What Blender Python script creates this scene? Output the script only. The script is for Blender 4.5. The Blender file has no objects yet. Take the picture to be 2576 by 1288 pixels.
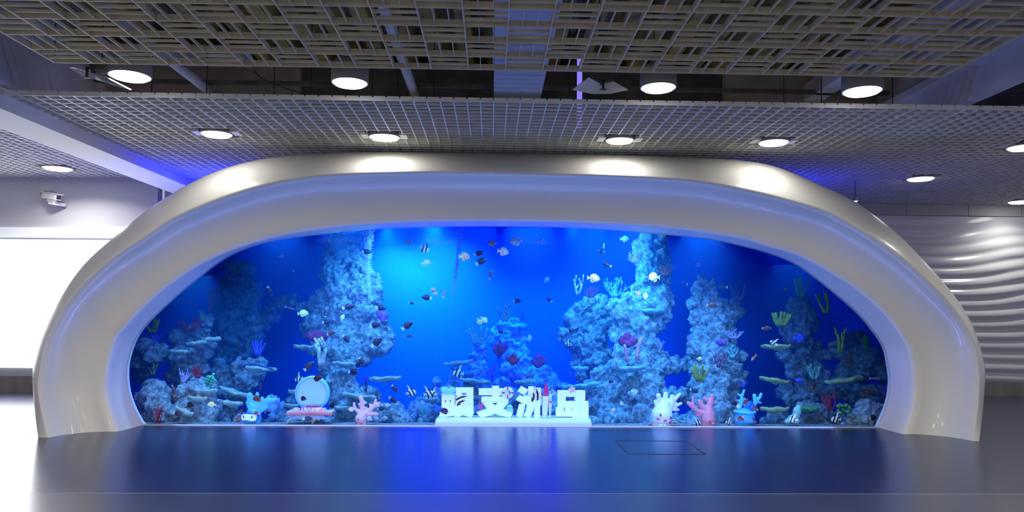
import bpy, bmesh, math, random
from mathutils import Vector, Matrix, Euler, noise

scene = bpy.context.scene
col = scene.collection
R = math.radians
# ---------------------------------------------------------------- camera
F_PX, W_PX, H_PX = 1850.0, 2576.0, 1288.0
PITCH, YAW, ROLL, SHIFT = 2.3, 1.55, 0.44, 70.0
CAM_H = 1.65
cam_data = bpy.data.cameras.new('camera')
cam = bpy.data.objects.new('camera', cam_data)
col.objects.link(cam)
cam_rot = Matrix.Rotation(R(-YAW), 3, 'Z') @ Matrix.Rotation(R(90 + PITCH), 3, 'X') @ Matrix.Rotation(R(ROLL), 3, 'Z')
cam.matrix_world = Matrix.Translation((0, 0, CAM_H)) @ cam_rot.to_4x4()
cam_data.sensor_width = 36.0
cam_data.lens = F_PX / W_PX * 36.0
cam_data.shift_y = SHIFT / W_PX
cam_data.clip_end = 200
scene.camera = cam
# ---------------------------------------------------------------- world, exposure
scene.view_settings.view_transform = 'Standard'
scene.view_settings.look = 'None'
scene.view_settings.exposure = 0.0
scene.view_settings.gamma = 1.0
scene.view_settings.use_curve_mapping = False
world = bpy.data.worlds.new('world')
scene.world = world
world.use_nodes = True
bg = world.node_tree.nodes['Background']
bg.inputs[0].default_value = (0.66, 0.66, 0.88, 1)
bg.inputs[1].default_value = 0.60
scene.cycles.use_denoising = True
scene.cycles.use_adaptive_sampling = True
scene.cycles.adaptive_threshold = 0.02
scene.cycles.max_bounces = 6
scene.cycles.diffuse_bounces = 3
scene.cycles.glossy_bounces = 3
scene.cycles.transparent_max_bounces = 12
scene.cycles.volume_bounces = 0
scene.cycles.sample_clamp_indirect = 4

def ray(px, py):
    d = Vector(((px - W_PX / 2) / F_PX, (H_PX / 2 - py) / F_PX + SHIFT / F_PX, -1.0))
    return cam_rot @ d
def at(px, py, Y):
    "the point of the place seen at a photo coordinate, on the plane at distance Y"
    d = ray(px, py)
    return Vector((0, 0, CAM_H)) + d * (Y / d.y)
def on_z(px, py, z):
    d = ray(px, py)
    return Vector((0, 0, CAM_H)) + d * ((z - CAM_H) / d.z)
def m_per_px(Y): return Y / F_PX

# ---------------------------------------------------------------- lights
def area(name, loc, rot, power, color=(1, 1, 1), size=1.0, size_y=None, shape='RECTANGLE', spread=180):
    l = bpy.data.lights.new(name, 'AREA'); l.energy = power; l.color = color
    l.shape = shape; l.size = size; l.spread = R(spread)
    if size_y: l.size_y = size_y
    elif shape == 'RECTANGLE': l.shape = 'SQUARE'
    o = bpy.data.objects.new(name, l); o.location = loc; o.rotation_euler = rot
    col.objects.link(o); return o
def spot(name, loc, target, power, color, angle, blend=0.8, radius=0.1):
    l = bpy.data.lights.new(name, 'SPOT'); l.energy = power; l.color = color
    l.spot_size = R(angle); l.spot_blend = blend; l.shadow_soft_size = radius
    o = bpy.data.objects.new(name, l); o.location = loc
    o.rotation_euler = (Vector(target) - Vector(loc)).to_track_quat('-Z', 'Y').to_euler()
    col.objects.link(o); return o
CYAN = (0.10, 0.62, 1.0)
# lamps over the water: two bright daylight ones, a row of blue ones in the middle, small front ones along the glass
for x, y in ((-2.0, 13.8), (-1.1, 13.5)):
    spot('tank_lamp_white', (x, y, 3.3), (x+.05, 14.9, 1.9), 1500, (0.10, 0.70, 1.0), 92, 1.0, 0.12)
spot('tank_lamp_white', (-1.5, 12.4, 3.25), (-2.3, 13.1, 1.6), 380, (0.2, 0.65, 1.0), 90, 1.0, 0.12)
spot('tank_lamp_white', (1.75, 12.15, 3.3), (2.05, 13.2, 1.7), 520, CYAN, 100, 1.0, 0.12)
spot('tank_lamp_white', (1.3, 12.7, 3.2), (2.1, 13.45, 2.55), 420, (0.25, 0.75, 1.0), 110, 1.0, 0.1)
for x, p in ((-1.3, 200), (-0.4, 520), (0.7, 740), (1.6, 320)):
    area('tank_lamp_blue', (x, 14.15, 3.3), (R(5), 0, 0), p, (0.0, 0.05, 1.0), 0.9, 0.4, spread=78)
for x, z, p in ((-4.5, 2.18, 24), (-3.2, 2.92, 42), (-2.2, 3.02, 58), (-1.0, 3.05, 42), (0.6, 3.06, 44), (2.2, 3.02, 72), (3.2, 2.88, 48), (4.6, 2.42, 12)):
    area('tank_lamp_front', (x, 11.12, z), (R(12), 0, 0), p*1.1, (0.27, 0.50, 1.0), 0.6, 0.12, spread=125)
# blue rope light behind the arch shoulders
area('blue_rope_light', (-4.6, 12.3, 3.3), (R(180), R(-20), 0), 60, (0.02, 0.03, 1.0), 1.6, 0.6)
area('blue_rope_light', (4.7, 12.2, 3.4), (R(180), R(20), 0), 24, (0.02, 0.03, 1.0), 1.8, 0.6)
area('added_foot_fill', (0.25, 10.74, 0.012), (R(168), 0, 0), 92, (0.15, 0.27, 1.0), 9.6, 0.012)  # added blue fill at the glass foot, tints the arch face; no real fixture
# hall lighting behind the photographer
for x in (-5, -1.7, 1.7, 5):
    area('hall_downlight', (x, 3.2, 3.9), (0, 0, 0), 90 if x < 0 else 42, (1.0, 0.93, 0.80), 1.2, shape='DISK')
    area('hall_downlight', (x, -1.5, 3.9), (0, 0, 0), 160 if x < 0 else 65, (1.0, 0.93, 0.80), 1.2, shape='DISK')

# ---------------------------------------------------------------- helpers
def tag(o, label=None, cat=None, group=None, kind=None):
    if label: o['label'] = label
    if cat: o['category'] = cat
    if group: o['group'] = group
    if kind: o['kind'] = kind
    return o
def empty(name, loc=(0, 0, 0), label=None, cat=None, group=None):
    o = bpy.data.objects.new(name, None); o.location = loc; o.empty_display_size = 0.1
    col.objects.link(o); return tag(o, label, cat, group)
class MB:
    def __init__(s): s.v = []; s.f = []
    def add(s, vs, fs):
        b = len(s.v); s.v += [tuple(v) for v in vs]; s.f += [tuple(b + i for i in f) for f in fs]; return s
    def box(s, a, b):
        x0, y0, z0 = a; x1, y1, z1 = b
        return s.add([(x0,y0,z0),(x1,y0,z0),(x1,y1,z0),(x0,y1,z0),(x0,y0,z1),(x1,y0,z1),(x1,y1,z1),(x0,y1,z1)],
                     [(0,3,2,1),(4,5,6,7),(0,1,5,4),(1,2,6,5),(2,3,7,6),(3,0,4,7)])
    def prism(s, pts, y0, y1):
        "outline in X,Z (counter-clockwise or not) given depth from y0 to y1"
        n = len(pts)
        vs = [(p[0], y0, p[1]) for p in pts] + [(p[0], y1, p[1]) for p in pts]
        fs = [tuple(range(n)), tuple(range(2*n-1, n-1, -1))] + [(i, i+n, (i+1) % n + n, (i+1) % n) for i in range(n)]
        return s.add(vs, fs)
    def tube(s, pts, rad, n=8, caps=True):
        pts = [Vector(p) for p in pts]; k = len(pts)
        if not hasattr(rad, '__len__'): rad = [rad] * k
        vs = []; fs = []
        for i, p in enumerate(pts):
            d = (pts[min(i+1, k-1)] - pts[max(i-1, 0)])
            if d.length < 1e-9: d = Vector((0, 0, 1))
            d.normalize()
            a = d.cross(Vector((0, 1, 0)) if abs(d.y) < 0.9 else Vector((1, 0, 0))).normalized(); b = d.cross(a)
            for j in range(n):
                t = 2*math.pi*j/n
                vs.append(p + (a*math.cos(t) + b*math.sin(t))*rad[i])
        for i in range(k-1):
            for j in range(n):
                fs.append((i*n+j, i*n+(j+1) % n, (i+1)*n+(j+1) % n, (i+1)*n+j))
        if caps: fs += [tuple(range(n-1, -1, -1)), tuple((k-1)*n+j for j in range(n))]
        return s.add(vs, fs)
    def ball(s, c, r, nu=12, nv=8, rot=None):
        if not hasattr(r, '__len__'): r = (r, r, r)
        vs = []; fs = []
        for i in range(nv+1):
            a = math.pi*i/nv
            for j in range(nu):
                b = 2*math.pi*j/nu
                q = Vector((r[0]*math.sin(a)*math.cos(b), r[1]*math.sin(a)*math.sin(b), r[2]*math.cos(a)))
                if rot: q = rot @ q
                vs.append(Vector(c) + q)
        for i in range(nv):
            for j in range(nu):
                fs.append((i*nu+j, (i+1)*nu+j, (i+1)*nu+(j+1) % nu, i*nu+(j+1) % nu))
        return s.add(vs, fs)
    def lathe(s, prof, n=32, c=(0, 0, 0)):
        vs = [(c[0]+r*math.cos(2*math.pi*j/n), c[1]+r*math.sin(2*math.pi*j/n), c[2]+z) for r, z in prof for j in range(n)]
        fs = [(i*n+j, i*n+(j+1) % n, (i+1)*n+(j+1) % n, (i+1)*n+j) for i in range(len(prof)-1) for j in range(n)]
        return s.add(vs, fs)
    def build(s, name, m, parent=None, smooth=False, bevel=0, loc=None, merge=False):
        me = bpy.data.meshes.new(name); me.from_pydata(s.v, [], s.f)
        bm = bmesh.new(); bm.from_mesh(me)
        bmesh.ops.remove_doubles(bm, verts=bm.verts, dist=1e-5)
        bmesh.ops.recalc_face_normals(bm, faces=bm.faces)
        bm.to_mesh(me); bm.free()
        me.materials.append(m)
        if smooth:
            for p in me.polygons: p.use_smooth = True
        o = bpy.data.objects.new(name, me); col.objects.link(o)
        if loc: o.location = loc
        if parent: o.parent = parent
        if bevel:
            b = o.modifiers.new('bevel', 'BEVEL'); b.width = bevel; b.segments = 2; b.limit_method = 'ANGLE'
        return o
def blob(mb, name, m, parent=None, voxel=0.02, disp=(), smooth=True):
    "overlapping closed shapes fused into one continuous skin"
    o = mb.build(name, m, parent, smooth)
    r = o.modifiers.new('fuse', 'REMESH'); r.mode = 'VOXEL'; r.voxel_size = voxel; r.use_smooth_shade = smooth
    if not disp:
        sm = o.modifiers.new('soften', 'SMOOTH'); sm.factor = 0.5; sm.iterations = 4
    for k, (size, strength, kind) in enumerate(disp):
        t = bpy.data.textures.get('tex_%s_%.2f' % (kind, size)) or bpy.data.textures.new('tex_%s_%.2f' % (kind, size), kind)
        t.noise_scale = size
        if kind == 'CLOUDS': t.noise_depth = 4
        d = o.modifiers.new('rough', 'DISPLACE'); d.texture = t; d.strength = strength; d.mid_level = 0.5; d.texture_coords = 'GLOBAL'
    return o
MATS = {}
def mat(name, c, rough=0.5, metal=0.0, spec=0.5, c2=None, scale=6.0, bump=0.0, bscale=30.0, emit=0.0, ecol=None, coat=0.0, lo=0.4, hi=0.6, stretch=None):
    if name in MATS: return MATS[name]
    m = bpy.data.materials.new(name); m.use_nodes = True; MATS[name] = m
    nt = m.node_tree; p = nt.nodes['Principled BSDF']
    p.inputs['Base Color'].default_value = (*c, 1); p.inputs['Roughness'].default_value = rough
    p.inputs['Metallic'].default_value = metal; p.inputs['Specular IOR Level'].default_value = spec
    p.inputs['Coat Weight'].default_value = coat
    if emit:
        p.inputs['Emission Color'].default_value = (*(ecol or c), 1); p.inputs['Emission Strength'].default_value = emit
    tc = nt.nodes.new('ShaderNodeTexCoord'); src = tc.outputs['Object']
    if stretch:
        mp = nt.nodes.new('ShaderNodeMapping'); mp.inputs['Scale'].default_value = stretch
        nt.links.new(src, mp.inputs[0]); src = mp.outputs[0]
    if c2:
        n = nt.nodes.new('ShaderNodeTexNoise'); n.inputs['Scale'].default_value = scale; n.inputs['Detail'].default_value = 6
        r = nt.nodes.new('ShaderNodeValToRGB'); r.color_ramp.elements[0].position = lo; r.color_ramp.elements[1].position = hi
        r.color_ramp.elements[0].color = (*c, 1); r.color_ramp.elements[1].color = (*c2, 1)
        nt.links.new(src, n.inputs['Vector']); nt.links.new(n.outputs[0], r.inputs[0]); nt.links.new(r.outputs[0], p.inputs['Base Color'])
    if bump:
        n = nt.nodes.new('ShaderNodeTexNoise'); n.inputs['Scale'].default_value = bscale; n.inputs['Detail'].default_value = 5
        b = nt.nodes.new('ShaderNodeBump'); b.inputs['Strength'].default_value = bump; b.inputs['Distance'].default_value = 0.04
        nt.links.new(src, n.inputs['Vector']); nt.links.new(n.outputs[0], b.inputs['Height']); nt.links.new(b.outputs[0], p.inputs['Normal'])
    return m
def spline(pts, n, split=None):
    "resample a traced polyline: Catmull-Rom, even arc length"
    P = [Vector((*p, 0)) if len(p) == 2 else Vector(p) for p in pts]
    out = []
    for i in range(len(P)-1):
        p0 = P[max(i-1, 0)]; p1 = P[i]; p2 = P[i+1]; p3 = P[min(i+2, len(P)-1)]
        for k in range(8):
            t = k/8
            out.append(0.5*((2*p1)+(p2-p0)*t+(2*p0-5*p1+4*p2-p3)*t*t+(3*p1-p0-3*p2+p3)*t**3))
    out.append(P[-1])
    L = [0]
    for a, b in zip(out, out[1:]): L.append(L[-1]+(b-a).length)
    def sample(l):
        for i in range(len(L)-1):
            if L[i+1] >= l: 
                t = (l-L[i])/max(L[i+1]-L[i], 1e-9); return out[i].lerp(out[i+1], t)
        return out[-1]
    if split is None: return [sample(L[-1]*i/(n-1)) for i in range(n)]
    ls = next(l for l, p in zip(L, out) if p.x >= split); h = n//2
    return [sample(ls*i/h) for i in range(h)] + [sample(ls+(L[-1]-ls)*i/(n-1-h)) for i in range(n-h)]
# ---------------------------------------------------------------- materials of the room
M_arch = mat('satin_white_plaster', (0.76, 0.745, 0.69), 0.30, spec=0.55, bump=0.03, bscale=3, coat=0.15)
M_floor = mat('dark_rubber_floor', (0.014, 0.022, 0.070), 0.26, spec=0.95, c2=(0.017, 0.026, 0.082), scale=1.2, bump=0.03, bscale=2.5)
M_floor2 = mat('grey_rubber_floor', (0.038, 0.050, 0.085), 0.28, spec=0.95, c2=(0.044, 0.056, 0.092), scale=1.5, bump=0.03, bscale=2.5)
M_grille = mat('painted_grille', (0.88, 0.86, 0.80), 0.45, c2=(0.80, 0.78, 0.72), scale=4)
M_grille2 = mat('painted_coarse_grille', (0.80, 0.70, 0.46), 0.55, c2=(0.66, 0.59, 0.42), scale=5)
M_wall = mat('painted_wall', (0.62, 0.61, 0.66), 0.6, bump=0.05, bscale=8)
M_void = mat('dusty_dark_concrete', (0.10, 0.09, 0.072), 0.9, c2=(0.16, 0.14, 0.11), scale=3, bump=0.3, bscale=12)
M_void2 = mat('grey_bulkhead', (0.58, 0.55, 0.60), 0.85, c2=(0.50, 0.47, 0.51), scale=1.5)
M_brownbox = mat('brown_bulkhead', (0.52, 0.42, 0.34), 0.85, c2=(0.42, 0.34, 0.28), scale=2)
M_yellow = mat('ochre_decking', (0.38, 0.27, 0.055), 0.7, c2=(0.16, 0.12, 0.05), scale=2.5)
M_pipe = mat('pale_pipe', (0.55, 0.53, 0.52), 0.5)
M_steel = mat('dark_steel', (0.05, 0.05, 0.05), 0.5, 0.6)
M_white = mat('white_enamel', (0.8, 0.8, 0.8), 0.35)
M_lamp = mat('lamp_diffuser', (1, 1, 1), 0.4, emit=9.0, ecol=(1.0, 0.985, 0.94))
M_housing = mat('lamp_housing', (0.30, 0.29, 0.27), 0.5)
M_lightbox = mat('backlit_panel', (1, 1, 1), 0.4, emit=2.6, ecol=(0.97, 0.98, 1.0))
M_bronze = mat('brushed_bronze', (0.33, 0.29, 0.22), 0.32, 0.9, c2=(0.24, 0.21, 0.16), scale=3, stretch=(1, 1, 0.2))
M_frame = mat('grey_frame', (0.33, 0.35, 0.38), 0.4, 0.4)
M_wave = mat('white_wave_panel', (0.74, 0.74, 0.76), 0.22, spec=0.6)
M_seam = mat('dark_seam', (0.02, 0.018, 0.018), 0.8)

def struct(mb, name, m, **k):
    o = mb.build(name, m, **k); o['kind'] = 'structure'; return o
ZC = CAM_H + 2.36          # underside of both grilles
# floor in two sheets, meeting at a seam
YS = on_z(1288, 1241, 0).y
fx = (-16, -6.5, 7.0, 16); fy = (YS, 10.88, 16.5)
fm = MB().add([(x, y, 0) for y in fy for x in fx] + [(-6.5, 10.88, -.1), (7.0, 10.88, -.1)], [(0,1,5,4),(1,2,6,5),(2,3,7,6),(4,5,9,8),(6,7,11,10),(5,6,13,12)])
struct(fm, 'floor', M_floor)
struct(MB().box((-16, -6, -0.1), (16, YS - 0.006, 0)), 'floor_front', M_floor2)
# hatch
hq = [on_z(x, y, 0.0) for x, y in ((1548, 1108), (1727, 1110), (1775, 1143), (1579, 1142))]
hm = MB()
for a, b in zip(hq, hq[1:] + hq[:1]):
    d = (b - a).normalized(); n_ = Vector((-d.y, d.x, 0)) * 0.006
    a2 = a - d*0.006; b2 = b + d*0.006
    hm.add([a2-n_, b2-n_, b2+n_, a2+n_, a2-n_+Vector((0,0,.003)), b2-n_+Vector((0,0,.003)), b2+n_+Vector((0,0,.003)), a2+n_+Vector((0,0,.003))],
           [(0,3,2,1),(4,5,6,7),(0,1,5,4),(1,2,6,5),(2,3,7,6),(3,0,4,7)])
ho = hm.build('floor_hatch', M_seam); tag(ho, 'flush hatch in the dark floor outlined by a thin black seam', 'hatch')

# fine grille: a front edge band with a joint notch over every cell
def fine_grille(x0, x1, y0, y1, z, c=0.15, h=0.033, t=0.012, name='ceiling', front=True, holes=()):
    mb = MB(); nx = int(round((x1-x0)/c)); ny = int(round((y1-y0)/c))
    def runs(lo, hi, cuts):
        segs = [(lo, hi)]
        for a, b in cuts:
            segs = [q for s in segs for q in ((s[0], min(s[1], a)), (max(s[0], b), s[1])) if q[1]-q[0] > 0.01]
        return segs
    for i in range(nx+1):
        x = x0+i*c
        for a, b in runs(y0, y0+ny*c, [(hy-hr, hy+hr) for hx, hy, hr in holes if abs(x-hx) < hr]):
            mb.box((x-t/2, a, z), (x+t/2, b, z+h))
    for j in range(ny+1):
        y = y0+j*c
        for a, b in runs(x0, x0+nx*c, [(hx-hr, hx+hr) for hx, hy, hr in holes if abs(y-hy) < hr]):
            mb.box((a, y-t/2, z+0.001), (b, y+t/2, z+h-0.001))
    o = struct(mb, name, M_grille)
    if front:
        f = MB()
        for i in range(nx):
            f.box((x0+i*c+0.008, y0-0.012, z-0.004), (x0+(i+1)*c-0.008, y0, z+0.05))
        f.box((x0, y0-0.009, z-0.003), (x0+nx*c, y0, z+0.034))
        fo = struct(f, name+'_edge', M_grille)
    return o
YG = on_z(1240, 258, ZC).y
lamps_low = [(545, 338, 74), (967, 346, 76), (1559, 354, 70), (1946, 359, 74), (2580, 371, 84), (2316, 450, 64), (2570, 508, 60)]
lp = [(on_z(x, y, ZC-0.02), w) for x, y, w in lamps_low]
XB1, XB0, ZB = -5.4, -6.0, ZC-0.16
fine_grille(XB1, 12.15, YG, 15.3, ZC, name='ceiling', holes=[(p.x, p.y, 0.24) for p, w in lp])
ZL = 4.28
pl = on_z(145, 424, ZL-0.02)
fine_grille(-14.0, XB0, 8.3, 14.9, ZL, name='ceiling_left', front=False, holes=[(pl.x, pl.y, 0.26)])
# coarse grille with alternating infill slats
def coarse_grille(x0, x1, y0, y1, z, n):
    c = (x1-x0)/n; mb = MB(); t = 0.009; h = 0.06; ny = int((y1-y0)/c)
    for i in range(n+1): mb.box((x0+i*c-t/2, y1-ny*c, z), (x0+i*c+t/2, y1, z+h))
    for j in range(ny+1): mb.box((x0, y1-j*c-t/2, z+.001), (x1, y1-j*c+t/2, z+h-.001))
    for i in range(n):
        for j in range(ny):
            a = x0+i*c; b = y1-(j+1)*c
            for k in (1, 2):
                if (i+j) % 2: mb.box((a+k*c/3-t/3, b, z+.004), (a+k*c/3+t/3, b+c, z+.034))
                else: mb.box((a, b+k*c/3-t/3, z+.004), (a+c, b+k*c/3+t/3, z+.030))
    return struct(mb, 'ceiling_coarse', M_grille2)
YU = on_z(1250, 177, ZC).y
XU0 = on_z(132, 155, ZC).x; XU1 = on_z(2383, 188, ZC).x
coarse_grille(XU0, XU1, 1.2, YU, ZC, 24)

# what shows above the grilles
YV, ZD = 10.0, 5.05
struct(MB().box((-16, -4, ZD+0.22), (16, 16, ZD+0.3)), 'ceiling_slab', M_void)
mb = MB(); x = -5.2
while x < 5.6:
    mb.prism([(x, ZD+.2), (x+.06, ZD), (x+.24, ZD), (x+.30, ZD+.2)], 1.2, YV+0.3); x += .39
tag(mb.build('roof_decking', M_yellow), kind='structure')
struct(MB().box((-5.25, YV-.9, 4.78), (-3.1, YV-.6, 4.95)), 'beam_cross', M_void2)
struct(MB().box((-5.3, YV, 4.5), (-2.65, YV+.25, ZD-.02)), 'bulkhead', M_brownbox)
struct(MB().box((-2.65, YV+.1, 4.3), (3.2, YV+.3, ZD-.02)).box((-5.3, YV+.3, ZC+.1), (5.4, YV+.4, ZD+.22)), 'bulkhead_middle', M_void)
struct(MB().box((3.2, YV, 4.3), (5.4, YV+.25, ZD-.02)), 'bulkhead_far', M_brownbox)
struct(MB().box((-6.6, YV+.3, ZC+.06), (-5.25, YV+.4, ZD+.2)), 'wall_upper', M_void2)
struct(MB().box((-5.4, 1.2, ZC+.08), (-5.25, YV+.3, ZD+.2)), 'wall_upper_left', M_void2)
struct(MB().box((5.35, 1.2, ZC+.08), (5.5, YV+.3, ZD+.2)), 'wall_upper_right', M_void2)
struct(MB().box((9.0, 1.2, ZC+.06), (9.1, 13, ZD+.22)).box((5.5, 12.9, ZC+.06), (9.0, 13.0, ZD+.22)), 'wall_upper_far', M_void2)
struct(MB().box((5.2, 1.2, 4.42), (5.35, YV, 4.50)), 'trim_1', M_void2)
struct(MB().box((0.0, 1.2, 4.55), (0.63, YV+.1, 4.9)), 'beam', mat('pale_beam', (0.50, 0.52, 0.60), 0.7))
struct(MB().box((4.3, 5.5, 4.62), (4.55, YV, 4.85)), 'beam_side', M_void2)
for z_, y_ in ((4.62, 9.6), (4.42, 9.7)):
    struct(MB().box((-5.2, y_, z_), (5.3, y_+.06, z_+.05)), 'beam_rail', M_void)
for i, (X, z, r) in enumerate(((-3.75, 4.55, .06), (-1.07, 4.6, .06))):
    o = MB().tube([(X, 1.5, z), (X, YV, z)], r, 16).build('pipe', M_pipe, smooth=True)
    tag(o, ['thick pale pipe above the ceiling gap, beside the leftmost round lamp', 'pale pipe above the ceiling gap, beside the wide pale beam'][i], 'pipe', 'pipes in the ceiling void')
RODS = [(135, 6.98), (382, 8.3), (520, 8.4), (690, 8.4), (782, 8.4), (936, 8.3), (1000, 8.4), (1092, 8.8), (1432, 8.4), (1450, 8.5), (1972, 8.4), (2066, 8.4), (2245, 8.4)]
names = ['at the corner of the coarse grille', 'just past the tilted reflector panel', 'beside the thick pale pipe', 'over the brown bulkhead', 'at the end of the brown bulkhead', 'beside the second round lamp', 'left of the wide pale beam, thin', 'left of the wide pale beam, further off', 'near the second reflector panel', 'closest to the second reflector panel', 'left of the last round lamp', 'behind the last round lamp', 'right of the last round lamp']
for (px, Y), nm in zip(RODS, names):
    p = at(px, 215, Y); top = ZD
    o = MB().tube([(p.x, Y, ZC+.045), (p.x, Y, top)], 0.006, 6).build('hanger_rod', M_steel)
    tag(o, 'thin dark hanger rod ' + nm, 'rod', 'hanger rods in the ceiling gap')

# round lamps
def lamp(p, dia, label, drum=0.0, power=60, spread=150, group='round ceiling lamps'):
    r = dia/2
    t = empty('ceiling_lamp', p, label, 'lamp', group)
    MB().lathe([(r*.98, .0), (r*1.04, -.004), (r*1.06, .006), (r*1.04, .05+drum), (r*.9, .09+drum), (0.001, .09+drum)], 40).build('housing', M_housing, t, smooth=True)
    MB().lathe([(0.0005, -.034), (r*.5, -.031), (r*.85, -.020), (r*.98, .001)], 40).build('diffuser', M_lamp, t, smooth=True)
    l = area('lamp_light', (0, 0, -0.05), (0, 0, 0), power, (1.0, 0.96, 0.88), r*1.8, shape='DISK', spread=spread); l.parent = t
    return t
LB = ['round lamp set in the fine grille above the left shoulder of the arch', 'round lamp set in the fine grille above the left of the arch top', 'round lamp set in the fine grille above the right of the arch top',
      'round lamp set in the fine grille above the right shoulder of the arch', 'round lamp half cut by the frame at the far right of the fine grille', 'small round lamp deep in the fine grille above the rippled wall', 'small half-cut round lamp lowest over the rippled wall']
for (p, w), s in zip(lp, LB):
    d = w*m_per_px(p.y); t = lamp(p, d, s, power=(5 if s in LB[:4] else 13), spread=(180 if s in LB[:4] else 130))
    # cut panel around the lamp
    MB().box((-.3, -.10, .012), (-.2, .12, .05)).build('mounting_plate', M_white, t)
    MB().box((.2, -.10, .012), (.3, .12, .05)).build('mounting_plate', M_white, t)
lamp(pl, 66*m_per_px(pl.y), 'round lamp in the grille beyond the white beam, over the wall with the light panel', power=55)
for (x, y, w), s in zip([(327, 192, 96), (880, 209, 88), (1656, 221, 88), (2169, 230, 94)],
        ['drum lamp hanging in the ceiling gap beside a tilted reflector panel', 'drum lamp hanging in the ceiling gap between the two pale pipes', 'drum lamp hanging in the ceiling gap beside the second reflector panel', 'drum lamp hanging in the ceiling gap nearest the right end']):
    p = on_z(x, y, ZC+0.05); lamp(p, w*m_per_px(p.y), s, drum=0.14, power=30, group='drum lamps in the ceiling gap')
# tiny spotlights
for x, y, Y, s in ((2152, 506, 12.6, 'tiny spotlight hung under the grille behind the right shoulder of the arch'), (1645, 166, 8.0, 'tiny lit bulb above the coarse grille over a drum lamp'), (2175, 174, 8.0, 'tiny warm bulb above the coarse grille near the last drum lamp')):
    p = at(x, y, Y); t = empty('spotlight', p, s, 'spotlight', 'tiny spotlights near the ceiling')
    MB().lathe([(.0005, .07), (.025, .07), (.035, .05), (.04, 0), (.038, 0)], 16).build('housing', M_housing, t, smooth=True)
    MB().ball((0, 0, 0), (.034, .034, .018), 14, 8).build('bulb', M_lamp, t, smooth=True)
    MB().tube([(0, 0, .06), (0, 0, ZD+.22-p.z)], .006, 6).build('hanger', M_steel, t)
# tilted reflector panels in the gap
def reflector(c, Y, outline, crease, label, s=1):
    P = [at(x, y, Y) for x, y in outline]; o0 = at(*c, Y)
    t = empty('reflector_panel', o0, label, 'reflector panel', 'tilted reflector panels in the ceiling gap')
    n = len(P); mb = MB()
    front = [(p.x-o0.x, (-.10 if i % 2 else .06), p.z-o0.z) for i, p in enumerate(P)]
    mb.add([(0, -.03, .0)] + front + [(x, y+.02, z+.012) for x, y, z in front] + [(0, -.0, .02)],
           [(0, 1+i, 1+(i+1) % n) for i in range(n)] + [(2*n+1, n+1+(i+1) % n, n+1+i) for i in range(n)] + [(1+i, n+1+i, n+1+(i+1) % n, 1+(i+1) % n) for i in range(n)])
    mb.build('panel', mat('reflector_white', (0.72, 0.73, 0.76), 0.45), t)
    MB().ball((.0, .12, .10), (.13, .09, .07), 14, 8).box((-.05, .04, .05), (.06, .2, .19)).build('drive_unit', M_void, t)
    MB().tube([(0, .12, .15), (0, .12, ZD+.22-o0.z)], .008, 6).build('hanger', M_steel, t)
    MB().box((-.035, -.16, -.10), (.035, -.14, -.09)).box((-.012, -.16, -.09), (.012, -.14, .0)).box((-.02, -.16, -.01), (.02, -.03, .01)).build('bracket', M_steel, t)
    return t
reflector((1512, 214), 7.7, [(1442, 222), (1478, 203), (1508, 204), (1540, 213), (1583, 222), (1532, 243), (1490, 232)], None, 'tilted white folded reflector panel hanging beside the third drum lamp')
reflector((240, 184), 7.6, [(163, 165), (200, 178), (240, 190), (286, 206), (321, 222), (254, 208), (204, 190)], None, 'tilted white folded reflector panel hanging beside the first drum lamp')

pv = at(1458, 230, 9.6)
t = empty('led_strip', (pv.x, 9.6, ZC+.1), 'violet glowing upright light strip in the ceiling gap behind the second reflector panel', 'light strip')
MB().box((-.035, 0, 0), (.035, .03, 1.0)).build('tube', mat('violet_led', (.5,.4,1), .4, emit=.9, ecol=(.28,.22,.95)), t)
MB().box((-.05, .03, -.02), (.05, .06, 1.02)).build('channel', M_steel, t)
cb = [at(x, y, 9.4) for x, y in ((638,176),(655,196),(690,212),(730,226),(768,238),(800,242))]
tag(MB().tube(cb, .007, 6).build('cable', M_steel, smooth=True), 'black cable drooping in front of the brown bulkhead in the ceiling gap', 'cable')
# white beam to the left and the walls behind
struct(MB().box((XB0, 2.0, ZB), (XB1, 14.9, ZC+.05)), 'beam_white', mat('white_beam', (0.66, 0.66, 0.70), 0.6))
def wx(px, py, Y): return at(px, py, Y).x
def wz(px, py, Y): return at(px, py, Y).z
YLW = 14.9; cx = wx(397, 495, YLW)
zt = wz(200, 574, YLW); z1 = wz(100, 603, YLW); z2 = wz(60, 925, YLW); z3 = wz(60, 946, YLW)
struct(MB().box((-16, YLW, zt), (cx, YLW+.2, 5.3)), 'wall_left', M_wall)
struct(MB().box((-16, YLW, 0), (cx, YLW+.2, z3)).box((-16, YLW+.14, z3), (cx, YLW+.2, zt)), 'wall_left_core', M_wall)
struct(MB().box((-16, YLW-.03, 0), (cx-.1, YLW, z3-.01)), 'baseboard_left', M_bronze)
zl = wz(100, 598, YLW)
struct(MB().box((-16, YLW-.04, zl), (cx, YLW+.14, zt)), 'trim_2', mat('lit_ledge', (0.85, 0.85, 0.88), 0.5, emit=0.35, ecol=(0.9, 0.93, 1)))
t = empty('light_panel', (-11, YLW, z2), 'wide glowing white light panel in a grey frame on the left wall', 'light panel')
MB().box((-5, .05, 0), (cx+11-.02, .09, z1-z2)).build('diffuser', M_lightbox, t)
MB().box((-5, -.02, z3-z2), (cx+11, .05, 0)).box((-5, -.02, z1-z2), (cx+11, .05, zl-z2)).box((cx+11-.03, -.02, 0), (cx+11, .05, z1-z2)).build('frame', M_frame, t)
area('light_panel_glow', (-10.0, YLW-.08, (z1+z2)/2), (R(90), 0, 0), 230, (0.95, 0.97, 1.0), 5.5, z1-z2-.1)
struct(MB().box((cx, 15.2, 0), (-3, 15.35, 5.3)), 'wall_back', M_wall)
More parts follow.
